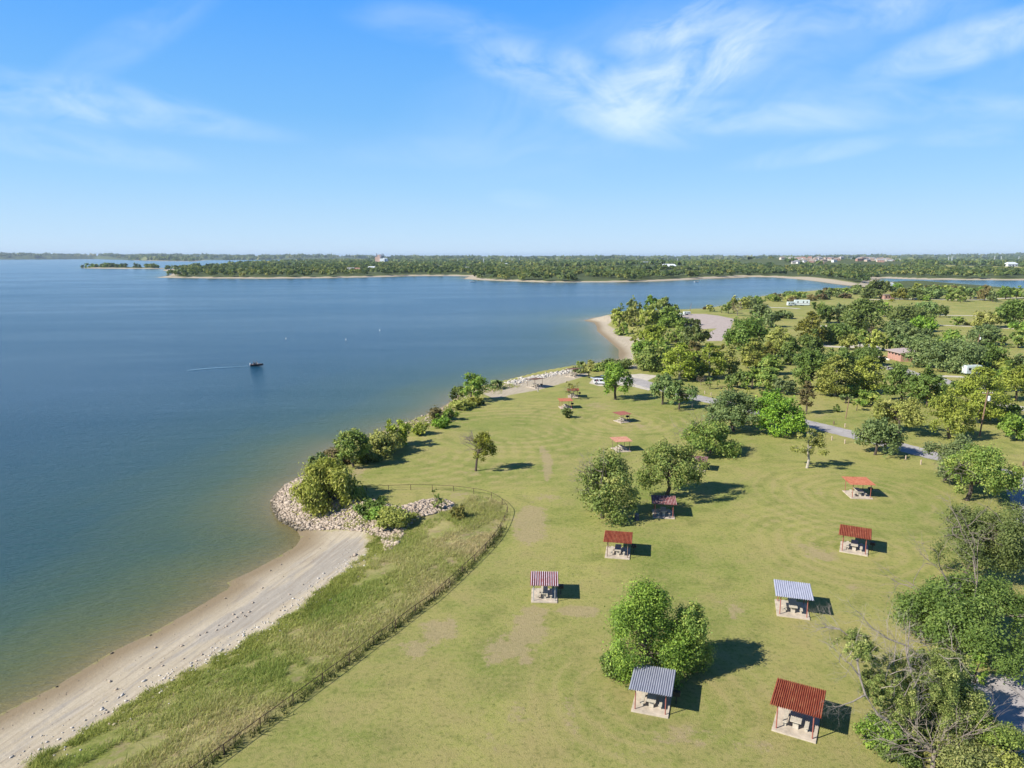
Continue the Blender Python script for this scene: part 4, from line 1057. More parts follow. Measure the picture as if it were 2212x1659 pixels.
# ------------------------------------------------------------------ fence
FP = ([gp('I', 300, 1770)[:2], gp('I', 445, 1659)[:2]] + [gp('T', *p)[:2] for p in ((1230, 1659), (1420, 1510), (1550, 1420), (1665, 1330), (1780, 1240), (1890, 1170))]
      + [gp('I', *p)[:2] for p in ((979, 1257), (1058, 1182), (1085, 1142), (1098, 1105))] + [gp('C', *p)[:2] for p in ((1985, 1462), (1940, 1402), (1860, 1362), (1775, 1338), (1690, 1327), (1580, 1312), (1475, 1306), (1365, 1301), (1250, 1297), (1130, 1301), (1005, 1306), (880, 1311), (800, 1314))])
def resample(P, step):
    out = [P[0]]; need = step
    for (x0, y0), (x1, y1) in zip(P, P[1:]):
        L = math.hypot(x1 - x0, y1 - y0); s = 0
        while L - s >= need:
            s += need; out.append((x0 + (x1 - x0) * s / L, y0 + (y1 - y0) * s / L)); need = step
        need -= L - s
    return out
def smooth(P, k=2):
    for _ in range(k):
        P = [P[0]] + [q for a, b in zip(P, P[1:]) for q in ((a[0] * .75 + b[0] * .25, a[1] * .75 + b[1] * .25), (a[0] * .25 + b[0] * .75, a[1] * .25 + b[1] * .75))] + [P[-1]]
    return P
FPS = smooth(FP)
fr = root('pipe_fence', (*FPS[len(FPS) // 2], 0), 'long dark pipe rail fence curving between the lawn and the unmown bank', 'fence')
fo = Vector(fr.location)
RUST = plain('rusty_pipe', (.075, .045, .034), .8, var=.35, scale=4)
FH = .92
fz = [Vector((x, y, ht(x, y))) - fo for x, y in resample(FPS, 1.2)]
MB().tube([p + Vector((0, 0, FH)) for p in fz], .034, 6).build('top_rail', RUST, fr)
MB().tube([p + Vector((0, 0, .45)) for p in fz], .012, 5).build('middle_rail', RUST, fr)
for i, (x, y) in enumerate(resample(FPS, 3.6)[:100]):
    z = ht(x, y)
    p = Vector((x, y, z)) - fo
    MB().tube([p + Vector((0, 0, -.3)), p + Vector((0, 0, FH))], .045, 7).build('post', RUST, fr)

# ------------------------------------------------------------------ stones
def stone_template(k):
    bm = bmesh.new(); bmesh.ops.create_icosphere(bm, subdivisions=1, radius=1)
    rr = random.Random(k)
    for v in bm.verts: v.co *= rr.uniform(.72, 1.15)
    v = np.array([v.co[:] for v in bm.verts]); f = np.array([[q.index for q in p.verts] for p in bm.faces]); bm.free()
    return v, f
STT = [stone_template(k) for k in range(6)]
def stone_mat(name, a, b):
    m, t, out = new_mat(name)
    c = t.mix(t.attr('tint'), a, b)
    co = t.node('ShaderNodeTexCoord').outputs['Object']
    c = t.mix(t.maprange(t.noise(co, 3, 4, .7), .4, .7, 0, .5), c, tuple(v * .62 for v in a))
    zp = t.node('ShaderNodeSeparateXYZ', {0: t.node('ShaderNodeNewGeometry').outputs['Position']}).outputs[2]
    c = t.mix(t.maprange(zp, WATER + .10, WATER + .42, .85, 0.), c, (.055, .052, .030))      # algae on the stones that stand in the water
    p = t.node('ShaderNodeBsdfPrincipled', {'Base Color': c, 'Roughness': .9, 'Specular IOR Level': .15})
    t.l.new(p.outputs[0], out.inputs[0])
    return m
M_LIME = stone_mat('limestone', (.30, .235, .175), (.56, .465, .365))
M_PALE = stone_mat('pale_limestone', (.42, .38, .32), (.62, .58, .52))

def stones(name, P, size, mat, label, seed, cat='stones', flat=.62):
    g = np.random.default_rng(seed)
    V, Fq, ti = [], [], []
    n0 = 0
    for i, (x, y, z) in enumerate(P):
        v, f = STT[int(g.integers(0, 6))]
        th = g.random() * 6.28; s = size * g.lognormal(0, .34)
        sc = np.array([s * g.uniform(.8, 1.35), s * g.uniform(.65, 1.0), s * flat * g.uniform(.7, 1.2)])
        w = v * sc
        w = np.stack([w[:, 0] * math.cos(th) - w[:, 1] * math.sin(th), w[:, 0] * math.sin(th) + w[:, 1] * math.cos(th), w[:, 2] + .25 * (g.random() - .5) * w[:, 0]], 1)
        V.append(w + np.array([x, y, z + sc[2] * .35])); Fq.append(f + n0); n0 += len(v)
        ti += [np.clip(g.normal(.5, .28), 0, 1)] * len(f)
    o = mesh_np(name, np.concatenate(V), np.concatenate(Fq), mat, attrs={'tint': ('FACE', ti)})
    return tag(o, label, cat, kind='stuff')

def scatter(poly, n, seed, edge=0.):
    g = np.random.default_rng(seed)
    P = np.array(poly); lo, hi = P.min(0), P.max(0)
    pts = np.empty((0, 2))
    while len(pts) < n:
        q = g.uniform(lo, hi, (n * 3, 2))
        s = sd(q[:, 0], q[:, 1], poly)
        pts = np.concatenate([pts, q[s > edge]])
    pts = pts[:n]
    z = height_d(pts[:, 0], pts[:, 1], land(pts[:, 0], pts[:, 1]))
    return np.column_stack([pts, z])
stones('riprap_stones', scatter(Z_RIP, 8000, 3, -.3), .195, M_LIME, 'thousands of pale limestone blocks heaped as a bank around the point', 4)
# along the rocky waterline beyond the willow, and the white stones of the sandy shore
def along(pts, n, spread, seed, bias=0.):
    g = np.random.default_rng(seed); P = []
    segs = [math.hypot(b[0] - a[0], b[1] - a[1]) for a, b in zip(pts, pts[1:])]
    for i in range(n):
        k = g.choice(len(segs), p=np.array(segs) / sum(segs)); f = g.random()
        a, b = pts[k], pts[k + 1]
        nx, ny = -(b[1] - a[1]) / segs[k], (b[0] - a[0]) / segs[k]
        o = bias + g.normal() * spread
        P.append((a[0] + (b[0] - a[0]) * f + nx * o, a[1] + (b[1] - a[1]) * f + ny * o))
    P = np.array(P); z = height_d(P[:, 0], P[:, 1], land(P[:, 0], P[:, 1]))
    keep = z > WATER - .25
    return np.column_stack([P, z])[keep]
SH1 = [gp('C', *p)[:2] for p in ((340, 1150), (500, 985), (620, 945), (850, 900), (960, 840), (1100, 775), (1210, 755), (1340, 690), (1490, 620), (1550, 580), (1620, 520), (1760, 485), (1860, 455), (1991, 425))]
stones('shore_stones', along(SH1, 1000, 1.7, 8, -1.2), .26, M_LIME, 'pale broken stones along the waterline between the shrubs', 9)
SH2 = [gp('D', *p)[:2] for p in ((0, 308), (200, 260), (400, 225), (560, 190), (640, 178))]
stones('white_shore_stones', along(SH2, 700, 1.2, 18, -.8), .32, M_PALE, 'white stones edging the sandy picnic shore', 19)
EDGE = [gp('S', *p)[:2] for p in ((120, 1640), (560, 1410), (900, 1215), (1250, 1005))] + [gp('T', *p)[:2] for p in ((300, 1555), (600, 1375), (820, 1225), (1010, 1085), (1180, 955), (1300, 850), (1420, 740))]
stones('beach_gravel', np.concatenate([along(EDGE, 330, 1.1, 28, .5), along(EDGE, 150, 1.8, 29)]), .10, M_PALE, 'pale broken stones where the sand meets the green weeds', 30)
stones('beach_pebbles', scatter(Z_BEACH, 260, 38, .2), .05, M_LIME, 'small pebbles strewn over the grey sand', 39)
# single rocks that lie apart on the sand
ROCKS = [('S', p) for p in ((1880, 455), (1940, 450), (1815, 468), (1900, 478), (1912, 484), (1840, 490), (1700, 552), (1760, 560), (1685, 590), (1605, 608), (1550, 630), (1415, 712), (1210, 725), (1265, 868), (1160, 885), (905, 1052), (855, 990), (870, 770), (1170, 630), (440, 1030), (835, 1230), (850, 1325), (890, 1325), (935, 1295), (1805, 525), (1530, 830), (1570, 780))] + \
        [('T', p) for p in ((1310, 795), (1290, 806), (735, 868), (650, 915), (905, 1022), (960, 1035), (800, 1100), (485, 1235), (590, 1050), (725, 1225), (300, 1130), (515, 1165), (1270, 808))]
def single_rock(seed, s):
    v, f = STT[seed % 6]
    w = v * np.array([s * 1.2, s * .85, s * .62])
    o = mesh_np('rock', w, f, M_LIME, attrs={'tint': ('FACE', np.full(len(f), .6))})
    return o
for i, (s, p) in enumerate(ROCKS):
    big_ = (s == 'T' and p == (1310, 795))
    o = single_rock(i, .42 if big_ else rnd.uniform(.11, .19))
    x, y, z = gp(s, *p)
    o.location = (x, y, z + .06); o.rotation_euler = (rnd.uniform(-.2, .2), rnd.uniform(-.2, .2), rnd.uniform(0, 6))
    tag(o, 'largest pale boulder on the grey sand near the stone bank' if big_ else 'lone pale rock lying apart on the beach sand', 'rock', 'rocks lying on the beach')

# ------------------------------------------------------------------ unmown grass and weeds
def grass_mat(name, lo, mid, hi):
    m, t, out = new_mat(name)
    c = t.ramp(t.attr('tint'), [(0, lo), (.5, mid), (1, hi)])
    p = t.node('ShaderNodeBsdfPrincipled', {'Base Color': c, 'Roughness': .7, 'Specular IOR Level': .15})
    tr = t.node('ShaderNodeBsdfTranslucent', {'Color': c})
    mx = t.node('ShaderNodeMixShader', {0: .42})
    t.l.new(p.outputs[0], mx.inputs[1]); t.l.new(tr.outputs[0], mx.inputs[2]); t.l.new(mx.outputs[0], out.inputs[0])
    return m
def tufts(name, P, hgt, mat, label, seed, blades=5, tint=None, wid=.05):
    g = np.random.default_rng(seed)
    n = len(P)
    B = np.repeat(P, blades, 0) + np.column_stack([g.normal(0, .20, n * blades), g.normal(0, .20, n * blades), np.zeros(n * blades)])
    N = len(B); th = g.uniform(0, 6.28, N)
    h = hgt * g.lognormal(0, .35, N) * (1 + .45 * np.repeat(vnoise(P[:, 0], P[:, 1], .7, seed), blades)).clip(.35, 2)
    t_ = np.stack([np.cos(th), np.sin(th), np.zeros(N)], 1)
    ln = np.stack([g.normal(.2, .5, N), g.normal(.1, .5, N), np.full(N, .9)], 1) * h[:, None]
    w = (wid * g.uniform(.6, 1.5, N))[:, None]
    V = np.stack([B - t_ * w, B + t_ * w, B + ln + t_ * w * .25, B + ln - t_ * w * .25], 1).reshape(-1, 3)
    ti = np.clip(np.repeat(g.normal(.5, .16, n) if tint is None else tint, blades) + g.normal(0, .16, N), 0, 1)
    o = mesh_np(name, V, np.arange(N * 4).reshape(-1, 4), mat, attrs={'tint': ('FACE', ti)})
    return tag(o, label, 'grass', kind='stuff')
def vnoise(x, y, sc, seed):
    g = np.random.default_rng(seed); out = 0
    for i in range(7):
        a, b, c = g.uniform(-1, 1), g.uniform(-1, 1), g.uniform(0, 6.28)
        out = out + np.sin((a * x + b * y) * sc * (1 + .35 * i) + c) / (1 + .2 * i)
    return out / 3
M_TALL = grass_mat('tall_grass', (.180, .270, .045), (.380, .410, .110), (.58, .48, .26))
M_WEED = grass_mat('green_weeds', (.190, .235, .045), (.350, .380, .085), (.52, .50, .19))
PR = scatter(Z_ROUGH, 16500, 50, -.2)
dn = vnoise(PR[:, 0], PR[:, 1], .45, 3)
pk = PR[(dn + .9 * vnoise(PR[:, 0], PR[:, 1], 1.1, 31) > -.55)]
pk = pk[sd(pk[:, 0], pk[:, 1], Z_ROUGH) + .8 * vnoise(pk[:, 0], pk[:, 1], 1.6, 41) > .3]
# the lowest edge of the bank is greener
edge_d = -sd(pk[:, 0], pk[:, 1], Z_BEACH)
tt = np.clip(.26 + .032 * edge_d + .36 * vnoise(pk[:, 0], pk[:, 1], .34, 8), .02, .95)
wgr = edge_d < 3.2 + 1.4 * vnoise(pk[:, 0], pk[:, 1], .8, 9)
tufts('tall_grass', pk[~wgr], .27, M_TALL, 'tall unmown grass, green and straw coloured, on the bank inside the fence', 51, 10, tt[~wgr], .024)
tufts('green_weeds', pk[wgr], .24, M_WEED, 'bright green weeds growing among stones at the top of the beach', 52, 11, np.clip(tt[wgr] + .1, 0, 1), .030)
fence_line = resample(FPS, .16)
fpn = np.array([(x + rnd.gauss(0, .22), y + rnd.gauss(0, .22)) for x, y in fence_line])
fpn = fpn[(fpn[:, 1] < 96) | (rnd.random() > 2)]
fpn = np.column_stack([fpn, height_d(fpn[:, 0], fpn[:, 1], land(fpn[:, 0], fpn[:, 1]))])
tufts('fence_weeds', fpn, .40, grass_mat('weeds_with_shadow', (.03, .05, .012), (.07, .09, .022), (.16, .15, .05)), 'uncut weeds coloured dark with the shadow under the pipe rail fence', 53, 4)  # uncut weeds, their colour darkened to paint in the fence's shadow band
rp = scatter(Z_RIP, 1500, 60, .2)
rp = rp[(vnoise(rp[:, 0], rp[:, 1], .55, 12) > .25) & (rp[:, 0] > gp('T', 1250, 450)[0])]
tufts('stone_bank_weeds', rp, .38, M_WEED, 'green weeds sprouting between the blocks of the stone bank', 61, 7)
sh = along(SH1, 900, 1.6, 62, -2.4)
tufts('shore_weeds', sh, .55, M_TALL, 'rank weeds among the shrubs of the rocky shore', 63, 6)

# ------------------------------------------------------------------ far woodland beyond the water
def woodland(name, pts, size, hgt, nq, label, seed):
    g = np.random.default_rng(seed)
    V, Fq, ti = [], [], []
    n0 = 0
    bm = bmesh.new(); bmesh.ops.create_icosphere(bm, subdivisions=1, radius=1)
    iv = np.array([v.co[:] for v in bm.verts]); bm.free()
    for (x, y, z), sz, hh in zip(pts, size, hgt):
        a = sz / 2
        nl = 4
        base = np.clip(g.normal(.46 + .16 * float(vnoise(np.array([x]), np.array([y]), .012, 4)[0]), .16), .02, .98)
        u = g.normal(size=(nq, 3)); u /= np.linalg.norm(u, axis=1)[:, None]; u[:, 2] = np.abs(u[:, 2]) * .9 - .12
        lc = g.uniform(-.42, .42, (nl, 3)) * np.array([a, a, hh * .35])
        li = g.integers(0, nl, nq)
        c = lc[li] + u * np.array([a * .62, a * .62, hh * .34]) * g.uniform(.75, 1.1, (nq, 1))
        c += np.array([x, y, z + hh * .56])
        nr = u + np.array([0, 0, .3]) + g.normal(size=(nq, 3)) * .5; nr /= np.linalg.norm(nr, axis=1)[:, None]
        tg = np.cross(nr, g.normal(size=(nq, 3))); tg /= np.linalg.norm(tg, axis=1)[:, None]; bt = np.cross(nr, tg)
        s = math.sqrt(3.4 * math.pi * a * a / (nq * 1.3))
        A = s * g.uniform(.7, 1.3, (nq, 1)); B = A * .7
        V.append(np.stack([c + tg * A, c + bt * B, c - tg * A, c - bt * B], 1).reshape(-1, 3))
        ti.append(np.clip(base + g.normal(0, .14, nq), 0, 1)); n0 += nq
    V = np.concatenate(V)
    m = leaf_mat('wood_' + str(seed), (.044, .078, .028), (.135, .185, .050), (.320, .300, .080))
    o = mesh_np(name, V, np.arange(n0 * 4).reshape(-1, 4), m, attrs={'tint': ('FACE', np.concatenate(ti))})
    return tag(o, label, 'woodland', kind='stuff')

HOUSE_SPOTS = []
def wood_points(n, ylo, yhi, seed, umin=-150, umax=2360):
    g = np.random.default_rng(seed)
    Yp = np.exp(g.uniform(math.log(ylo), math.log(yhi), n * 3)); up = g.uniform(umin, umax, n * 3)
    Xp = (up - CX) / F * (Yp * cP + H * sP)
    d = land(Xp, Yp)
    st = np.interp(Yp, [800, 1200, 3000], [6, 13, 30])
    ok = (d > st) & ((Yp > 1000) | (d > 20))
    ok &= (sd(Xp, Yp, Z_FIELD) < -5) & (sd(Xp, Yp, P1) < 0) & (sd(Xp, Yp, Z_SPIT) < -6)
    # clearings
    ok &= (vnoise(Xp / np.maximum(1, Yp / 1500), np.log(Yp) * 900, .021, 77) > -.62)
    for kx, ky, kr, kl, kh in KNOLLS:
        ok &= (((Xp - kx) / kr) ** 2 + ((Yp - ky + .25 * kl) / kl) ** 2 > .95) | (g.random(len(Xp)) < .22)
    for (hx, hy, hr) in HOUSE_SPOTS:
        ok &= ((Xp - hx) ** 2 + ((Yp - hy) * .5) ** 2 > hr * hr)
    Xp, Yp, d = Xp[ok][:n], Yp[ok][:n], d[ok][:n]
    return np.column_stack([Xp, Yp, height_d(Xp, Yp, d)])

# ------------------------------------------------------------------ houses, power station, pylons
def pxy(s, x, y, z=0.):
    q = plane(*px(s, x, y), z)
    for _ in range(6): q = plane(*px(s, x, y), max(z, min(ht(*q), 26.)))
    return q
WALLC = [plain('brick_wall', (.36, .22, .17), .85), plain('cream_wall', (.58, .52, .44), .85), plain('white_wall', (.66, .66, .64), .8), plain('tan_wall', (.46, .36, .28), .85)]
ROOFC = [plain('brown_shingle', (.27, .215, .18), .9), plain('red_tile', (.30, .165, .13), .85), plain('grey_shingle', (.24, .24, .25), .9), plain('pale_metal', (.62, .66, .70), .5)]
def house(x, y, w, d, h, rz, wi, ri, lab, grp, name='house', flat=False, z=None):
    z = ht(x, y) if z is None else z
    HOUSE_SPOTS.append((x, y, max(w, d) * .9))
    r = root(name, (x, y, z), lab, 'house' if name == 'house' else 'building', grp, rz)
    MB().box(-w / 2, w / 2, -d / 2, d / 2, -.5, h).build('wall', WALLC[wi], r)
    if flat:
        MB().box(-w / 2 - .4, w / 2 + .4, -d / 2 - .4, d / 2 + .4, h + .003, h + .8).build('roof', ROOFC[ri], r)
    else:
        rh = d * .32
        mb = MB(); mb.add([(-w / 2 - .5, -d / 2 - .6, h), (w / 2 + .5, -d / 2 - .6, h), (w / 2 + .5, d / 2 + .6, h), (-w / 2 - .5, d / 2 + .6, h), (-w / 2 + d * .3, 0, h + rh), (w / 2 - d * .3, 0, h + rh)],
                          [(0, 1, 5, 4), (2, 3, 4, 5), (1, 2, 5), (3, 0, 4), (3, 2, 1, 0)])
        mb.build('roof', ROOFC[ri], r)
    for k in (-.3, .0, .3):
        MB().box(k * w - w * .07, k * w + w * .07, -d / 2 - .05, -d / 2 - .003, h * .35, h * .72).build('window', plain('dark_glass', (.02, .025, .03), .2), r)
    return r
gh = np.random.default_rng(21)
HL = ['pale roofed house in the far suburb behind the trees', 'red roofed house in the far suburb behind the trees', 'grey roofed house in the far suburb behind the trees']
for i in range(64):
    x = gh.uniform(225, 1165); y = 176 - 10 * gh.random() + gh.normal() * 4 + (8 if x > 650 else 0)
    if 700 < x < 880 and gh.random() < .5: continue
    kn = KNOLLS[0] if x < 690 else KNOLLS[1]
    Y_ = kn[1] + kn[3] * gh.uniform(-.75, .12)
    X_ = (px('L', x, 0)[0] - CX) / F * (Y_ * cP + H * sP)
    ri = int(gh.choice([0, 1, 2], p=[.46, .16, .38]))
    house(X_, Y_, gh.uniform(14, 24), gh.uniform(11, 15), gh.uniform(5, 8), gh.uniform(-.6, .6), int(gh.integers(0, 4)), ri, HL[ri], 'houses of the far suburb')
for s, x, y, w, d, h, wi, ri, lab, fl in (
        ('K', 1330, 205, 75, 40, 12, 1, 3, 'long pale school-like building among the far trees, lake end', True), ('K', 1410, 203, 60, 40, 12, 2, 3, 'long white building beside the pale school-like one', True),
        ('K', 1450, 206, 40, 30, 9, 3, 0, 'tan block at the end of the long white building', True), ('K', 1565, 246, 45, 24, 7, 2, 3, 'low shed with pale sloping roof in the far wood', False),
        ('L', 40, 178, 70, 40, 12, 2, 3, 'white hall at the lake end of the suburb', True), ('L', 135, 170, 120, 40, 10, 1, 3, 'long pale hall next to the white one', True),
        ('L', 1000, 158, 330, 60, 12, 2, 3, 'very long white warehouse on the skyline', True), ('L', 945, 187, 60, 40, 10, 1, 0, 'wide cream house in front of the warehouse', False),
        ('L', 2105, 213, 40, 22, 9, 2, 3, 'white barn with blue grey roof by the far field', False),
        ('N', 920, 262, 26, 14, 6, 2, 2, 'white lakeside house on the far peninsula', False), ('N', 975, 265, 20, 14, 6, 3, 1, 'red roofed lakeside house next to the white one', False), ('N', 1095, 252, 26, 16, 6, 2, 3, 'pale roofed house in a clearing of the far peninsula', False),
        ('N', 1890, 255, 22, 14, 6, 2, 2, 'white house near the small bay of the far peninsula', False), ('N', 1975, 255, 20, 13, 6, 1, 0, 'cream house near the small bay of the far peninsula', False), ('K', 175, 228, 18, 14, 7, 0, 1, 'red barn in the far wood', False), ('K', 210, 215, 22, 14, 6, 2, 3, 'white roofed house behind the red barn', False)):
    X_, Y_ = pxy(s, x, y)
    house(X_, Y_, w, d, h, gh.uniform(-.15, .15), wi, ri, lab, None, 'far_building', fl)

# power station on the far peninsula
PX_, PY_ = pxy('I', 827, 568.0)
kf = 1 / ppm(PY_)               # metres for one picture unit at that depth
PS_S = 1.12
ps = root('power_station', (PX_, PY_, 0), 'brick and white power station with stacks on the far peninsula skyline', 'power station')
HOUSE_SPOTS.append((PX_, PY_ - 100, 260))
def blk(nm, u0, u1, v0, v1, mat, dy=0., dep=6.):
    MB().box((u0 - 827) * kf, (u1 - 827) * kf, dy, dy + dep * kf, zat(PY_, v1) , zat(PY_, v0)).build(nm, mat, ps)
PB, PW = plain('station_brick', (.60, .40, .31), .85), plain('station_cladding', (.78, .82, .84), .6)
blk('boiler_house', 812.3, 821.8, 557.8, 566, PB)
blk('upper_block', 816.8, 820.5, 554.2, 557.8, PB, 2)
blk('steel_frame', 820.5, 823.5, 553.6, 560, plain('station_steel', (.40, .34, .36), .7), 2)
blk('turbine_hall', 821.9, 831.0, 560.5, 566.5, PW, -8)
blk('side_hall', 831.1, 836.0, 561.0, 566, plain('station_blue', (.20, .27, .42), .6), -4)
blk('roof_deck', 827, 835.5, 559.6, 560.4, PW, 4)
for u, v in ((813.8, 551.8), (824.6, 551.6), (827.3, 552.4)):
    x = (u - 827) * kf
    MB().tube([(x, 25, 0), (x, 25, zat(PY_, v) - 4), (x, 25, zat(PY_, v))], [3.4, 2.4, 1.6], 10).build('stack', plain('station_stack', (.22, .25, .30), .7), ps)

ps.scale = (PS_S, 1, 1.28)

# pylons
PYL = plain('galvanised_lattice', (.62, .65, .68), .6)
pylon0 = None
for i, (s, x, yt, yb) in enumerate((('K', 30, 150, 195), ('K', 182, 152, 192), ('K', 266, 152, 188), ('K', 328, 150, 186), ('K', 640, 148, 182), ('K', 962, 148, 182), ('K', 1295, 150, 178), ('K', 1368, 149, 178), ('K', 1557, 150, 180), ('K', 1638, 150, 180), ('K', 1985, 148, 178), ('L', 500, 138, 166), ('L', 830, 140, 176), ('L', 845, 138, 178), ('L', 1185, 148, 178), ('L', 1220, 145, 182), ('L', 1608, 133, 172), ('L', 1634, 130, 176), ('L', 1975, 130, 168), ('L', 2028, 128, 166), ('L', 2168, 130, 165), ('N', 1805, 160, 190), ('N', 2022, 158, 190), ('N', 2170, 165, 200))):
    X_, Y_ = plane(*px(s, x, yb + 4), 0.)
    hh = max(25, min(75, zat(Y_, px(s, 0, yt)[1])))
    lab = 'pale steel transmission pylon standing above the far woods'
    if pylon0 is None:
        pylon0 = root('pylon', (X_, Y_, 0), lab, 'pylon', 'pylons above the far woods')
        mb = MB()
        for sx in (-1, 1):
            for sy in (-1, 1): mb.tube([(sx * 4, sy * 4, 0), (sx * 1.4, sy * 1.4, 36), (sx * .5, sy * .5, 50)], .55, 4)
        for k in range(5):
            z0_, w0 = k * 9, 4 - k * .62; z1_, w1 = z0_ + 9, 4 - (k + 1) * .62
            for sy in (-1, 1): mb.tube([(-w0, sy * w0, z0_), (w1, sy * w1, z1_)], .25, 3); mb.tube([(w0, sy * w0, z0_), (-w1, sy * w1, z1_)], .25, 3)
        mb.build('lattice', PYL, pylon0)
        for z_ in (36, 42, 48): MB().tube([(-9, 0, z_), (9, 0, z_)], .4, 4).build('crossarm', PYL, pylon0)
        o = pylon0
    else:
        o = copy_tree(pylon0); o.location = (X_, Y_, 0)
    o.scale = (hh / 50,) * 3

# the woodland itself, thinner with distance
wp = wood_points(2300, 830, 2300, 101)
gs = np.random.default_rng(11)
woodland('far_woodland', wp, gs.uniform(10, 18, len(wp)) * (1 + .10 * (wp[:, 1] > 1600)), gs.uniform(8, 14.5, len(wp)), 64, 'far wood of mixed green crowns along the opposite shore', 201)
wp = wood_points(2600, 2300, 7500, 102)
woodland('distant_woodland', wp, gs.uniform(16, 30, len(wp)) * np.interp(wp[:, 1], [2300, 7500], [1, 2.2]), gs.uniform(10, 15, len(wp)), 26, 'distant low wood stretching to the skyline', 202)
wp = wood_points(1500, 7000, 14500, 103)
woodland('skyline_woodland', wp, gs.uniform(60, 150, len(wp)), gs.uniform(10, 16, len(wp)), 22, 'blue green wood on the hills along the horizon', 203)

# ------------------------------------------------------------------ park buildings, poles, bollards
BRICK = plain('restroom_brick', (.42, .235, .180), .85, var=.18, scale=1.5)
def restroom():
    a, b = Vector(gp('B', 862, 772)), Vector(gp('B', 992, 806))
    d = b - a; rz = math.atan2(d.y, d.x); L = d.length
    r = root('restroom_building', a, 'low brick restroom with sloping tan roof and four small windows', 'building', None, rz)
    hgt = max(3.0, min(5.2, zat(a.y, px('B', 0, 722)[1])))
    w = MB(); w.box(0, L, 0, 6.0, -.3, hgt); w.build('wall', BRICK, r)
    MB().add([(-.7, -.7, hgt + .02), (L + .7, -.7, hgt + .02), (L + .7, 6.6, hgt + .65), (-.7, 6.6, hgt + .65), (-.7, -.7, hgt + .3), (L + .7, -.7, hgt + .3), (L + .7, 6.6, hgt + .95), (-.7, 6.6, hgt + .95)],
             [(0, 1, 2, 3), (4, 5, 6, 7), (0, 1, 5, 4), (1, 2, 6, 5), (2, 3, 7, 6), (3, 0, 4, 7)]).build('roof', plain('tan_roof', (.42, .34, .30), .8), r)
    for k in range(4):
        x = L * (.14 + .24 * k)
        MB().box(x - L * .055, x + L * .055, -.06, -.003, hgt * .70, hgt * .88).build('window', plain('dark_glass', (.02, .025, .03), .2), r)
    rl = MB()
    for k in range(6): rl.tube([(-1 + k * L * .13, -1.6, -.2), (-1 + k * L * .13, -1.6, 1.0)], .05, 6)
    for z in (.5, 1.0): rl.tube([(-1, -1.6, z), (-1 + 5 * L * .13, -1.6, z)], .05, 6)
    ro = rl.build('railing', plain('red_rail', (.42, .15, .09), .6), None)
    ro.location = a; ro.rotation_euler = (0, 0, rz); tag(ro, 'red steel railing in front of the brick restroom', 'railing')
    wb = MB(); wb.box(-2.2, L * .62, -2.6, -1.9, -.6, .55, .03)
    wo = wb.build('retaining_wall', plain('white_concrete', (.68, .63, .55), .8), None)
    wo.location = a; wo.rotation_euler = (0, 0, rz); tag(wo, 'white concrete retaining wall below the brick restroom', 'wall')
restroom()
x, y, z = gp('L', 1122, 470)
house(x, y, 9, 6, 3.4, .05, 0, 0, 'tiny far brick restroom at the end of the dam trees', None, 'far_restroom', True, 0.)
x, y, z = gp('L', 1142, 388)
house(x, y, 14, 9, 4, .5, 2, 3, 'pale roofed shed at the end of the dam', None, 'dam_shed', False, 0.)

WOODP = plain('pole_wood', (.235, .145, .095), .85, var=.25, scale=3)
def pole(s, x, yb, yt, lab, xt=None, can=False, arm=False, rad=.15):
    b = Vector(gp(s, x, yb))
    h = zat(b.y, px(s, 0, yt)[1]) - b.z
    r = root('utility_pole', b, lab, 'pole', 'wooden poles of the park')
    dx = 0 if xt is None else (px(s, xt, 0)[0] - px(s, x, 0)[0]) / ppm(b.y)
    MB().tube([(0, 0, -.5), (dx, 0, h)], [rad, rad * .7], 9).build('shaft', WOODP, r)
    if arm:
        MB().box(dx - 1.1, dx + 1.1, -.07, .07, h - .75, h - .58).build('crossarm', WOODP, r)
        for k in (-1, -.5, .5, 1): MB().tube([(dx + k * 1.0, 0, h - .58), (dx + k * 1.0, 0, h - .36)], .06, 6).build('insulator', plain('porcelain', (.6, .6, .58), .4), r)
    if can:
        MB().tube([(dx + .42, 0, h - 2.3), (dx + .42, 0, h - 2.2), (dx + .42, 0, h - 1.3), (dx + .42, 0, h - 1.2)], [.2, .29, .29, .2], 12).build('transformer', plain('transformer_grey', (.62, .64, .64), .5), r)
    return r
pole('B', 1772, 1542, 1090, 'tall brown utility pole in front of the great pale sycamore', 1802, arm=True, can=True, rad=.17)
pole('B', 1600, 1500, 1368, 'short leaning brace post beside the tall utility pole', 1662, rad=.13)
pole('B', 1745, 692, 535, 'utility pole with a white transformer by the bluish tree', 1757, can=True, rad=.16)
pole('E', 560, 455, 302, 'leaning bare post near the tiny conifer', 578, rad=.12)
pole('K', 1741, 592, 524, 'thin leaning pole at the water by the boat ramp lot', 1751, rad=.14)
pole('K', 1669, 606, 578, 'short lamp post with a dark head at the boat ramp lot', rad=.10)
BOL = plain('bollard_wood', (.46, .36, .27), .85, var=.25)
BOLD = plain('bollard_dark', (.17, .11, .08), .85, var=.25)
b0 = {}
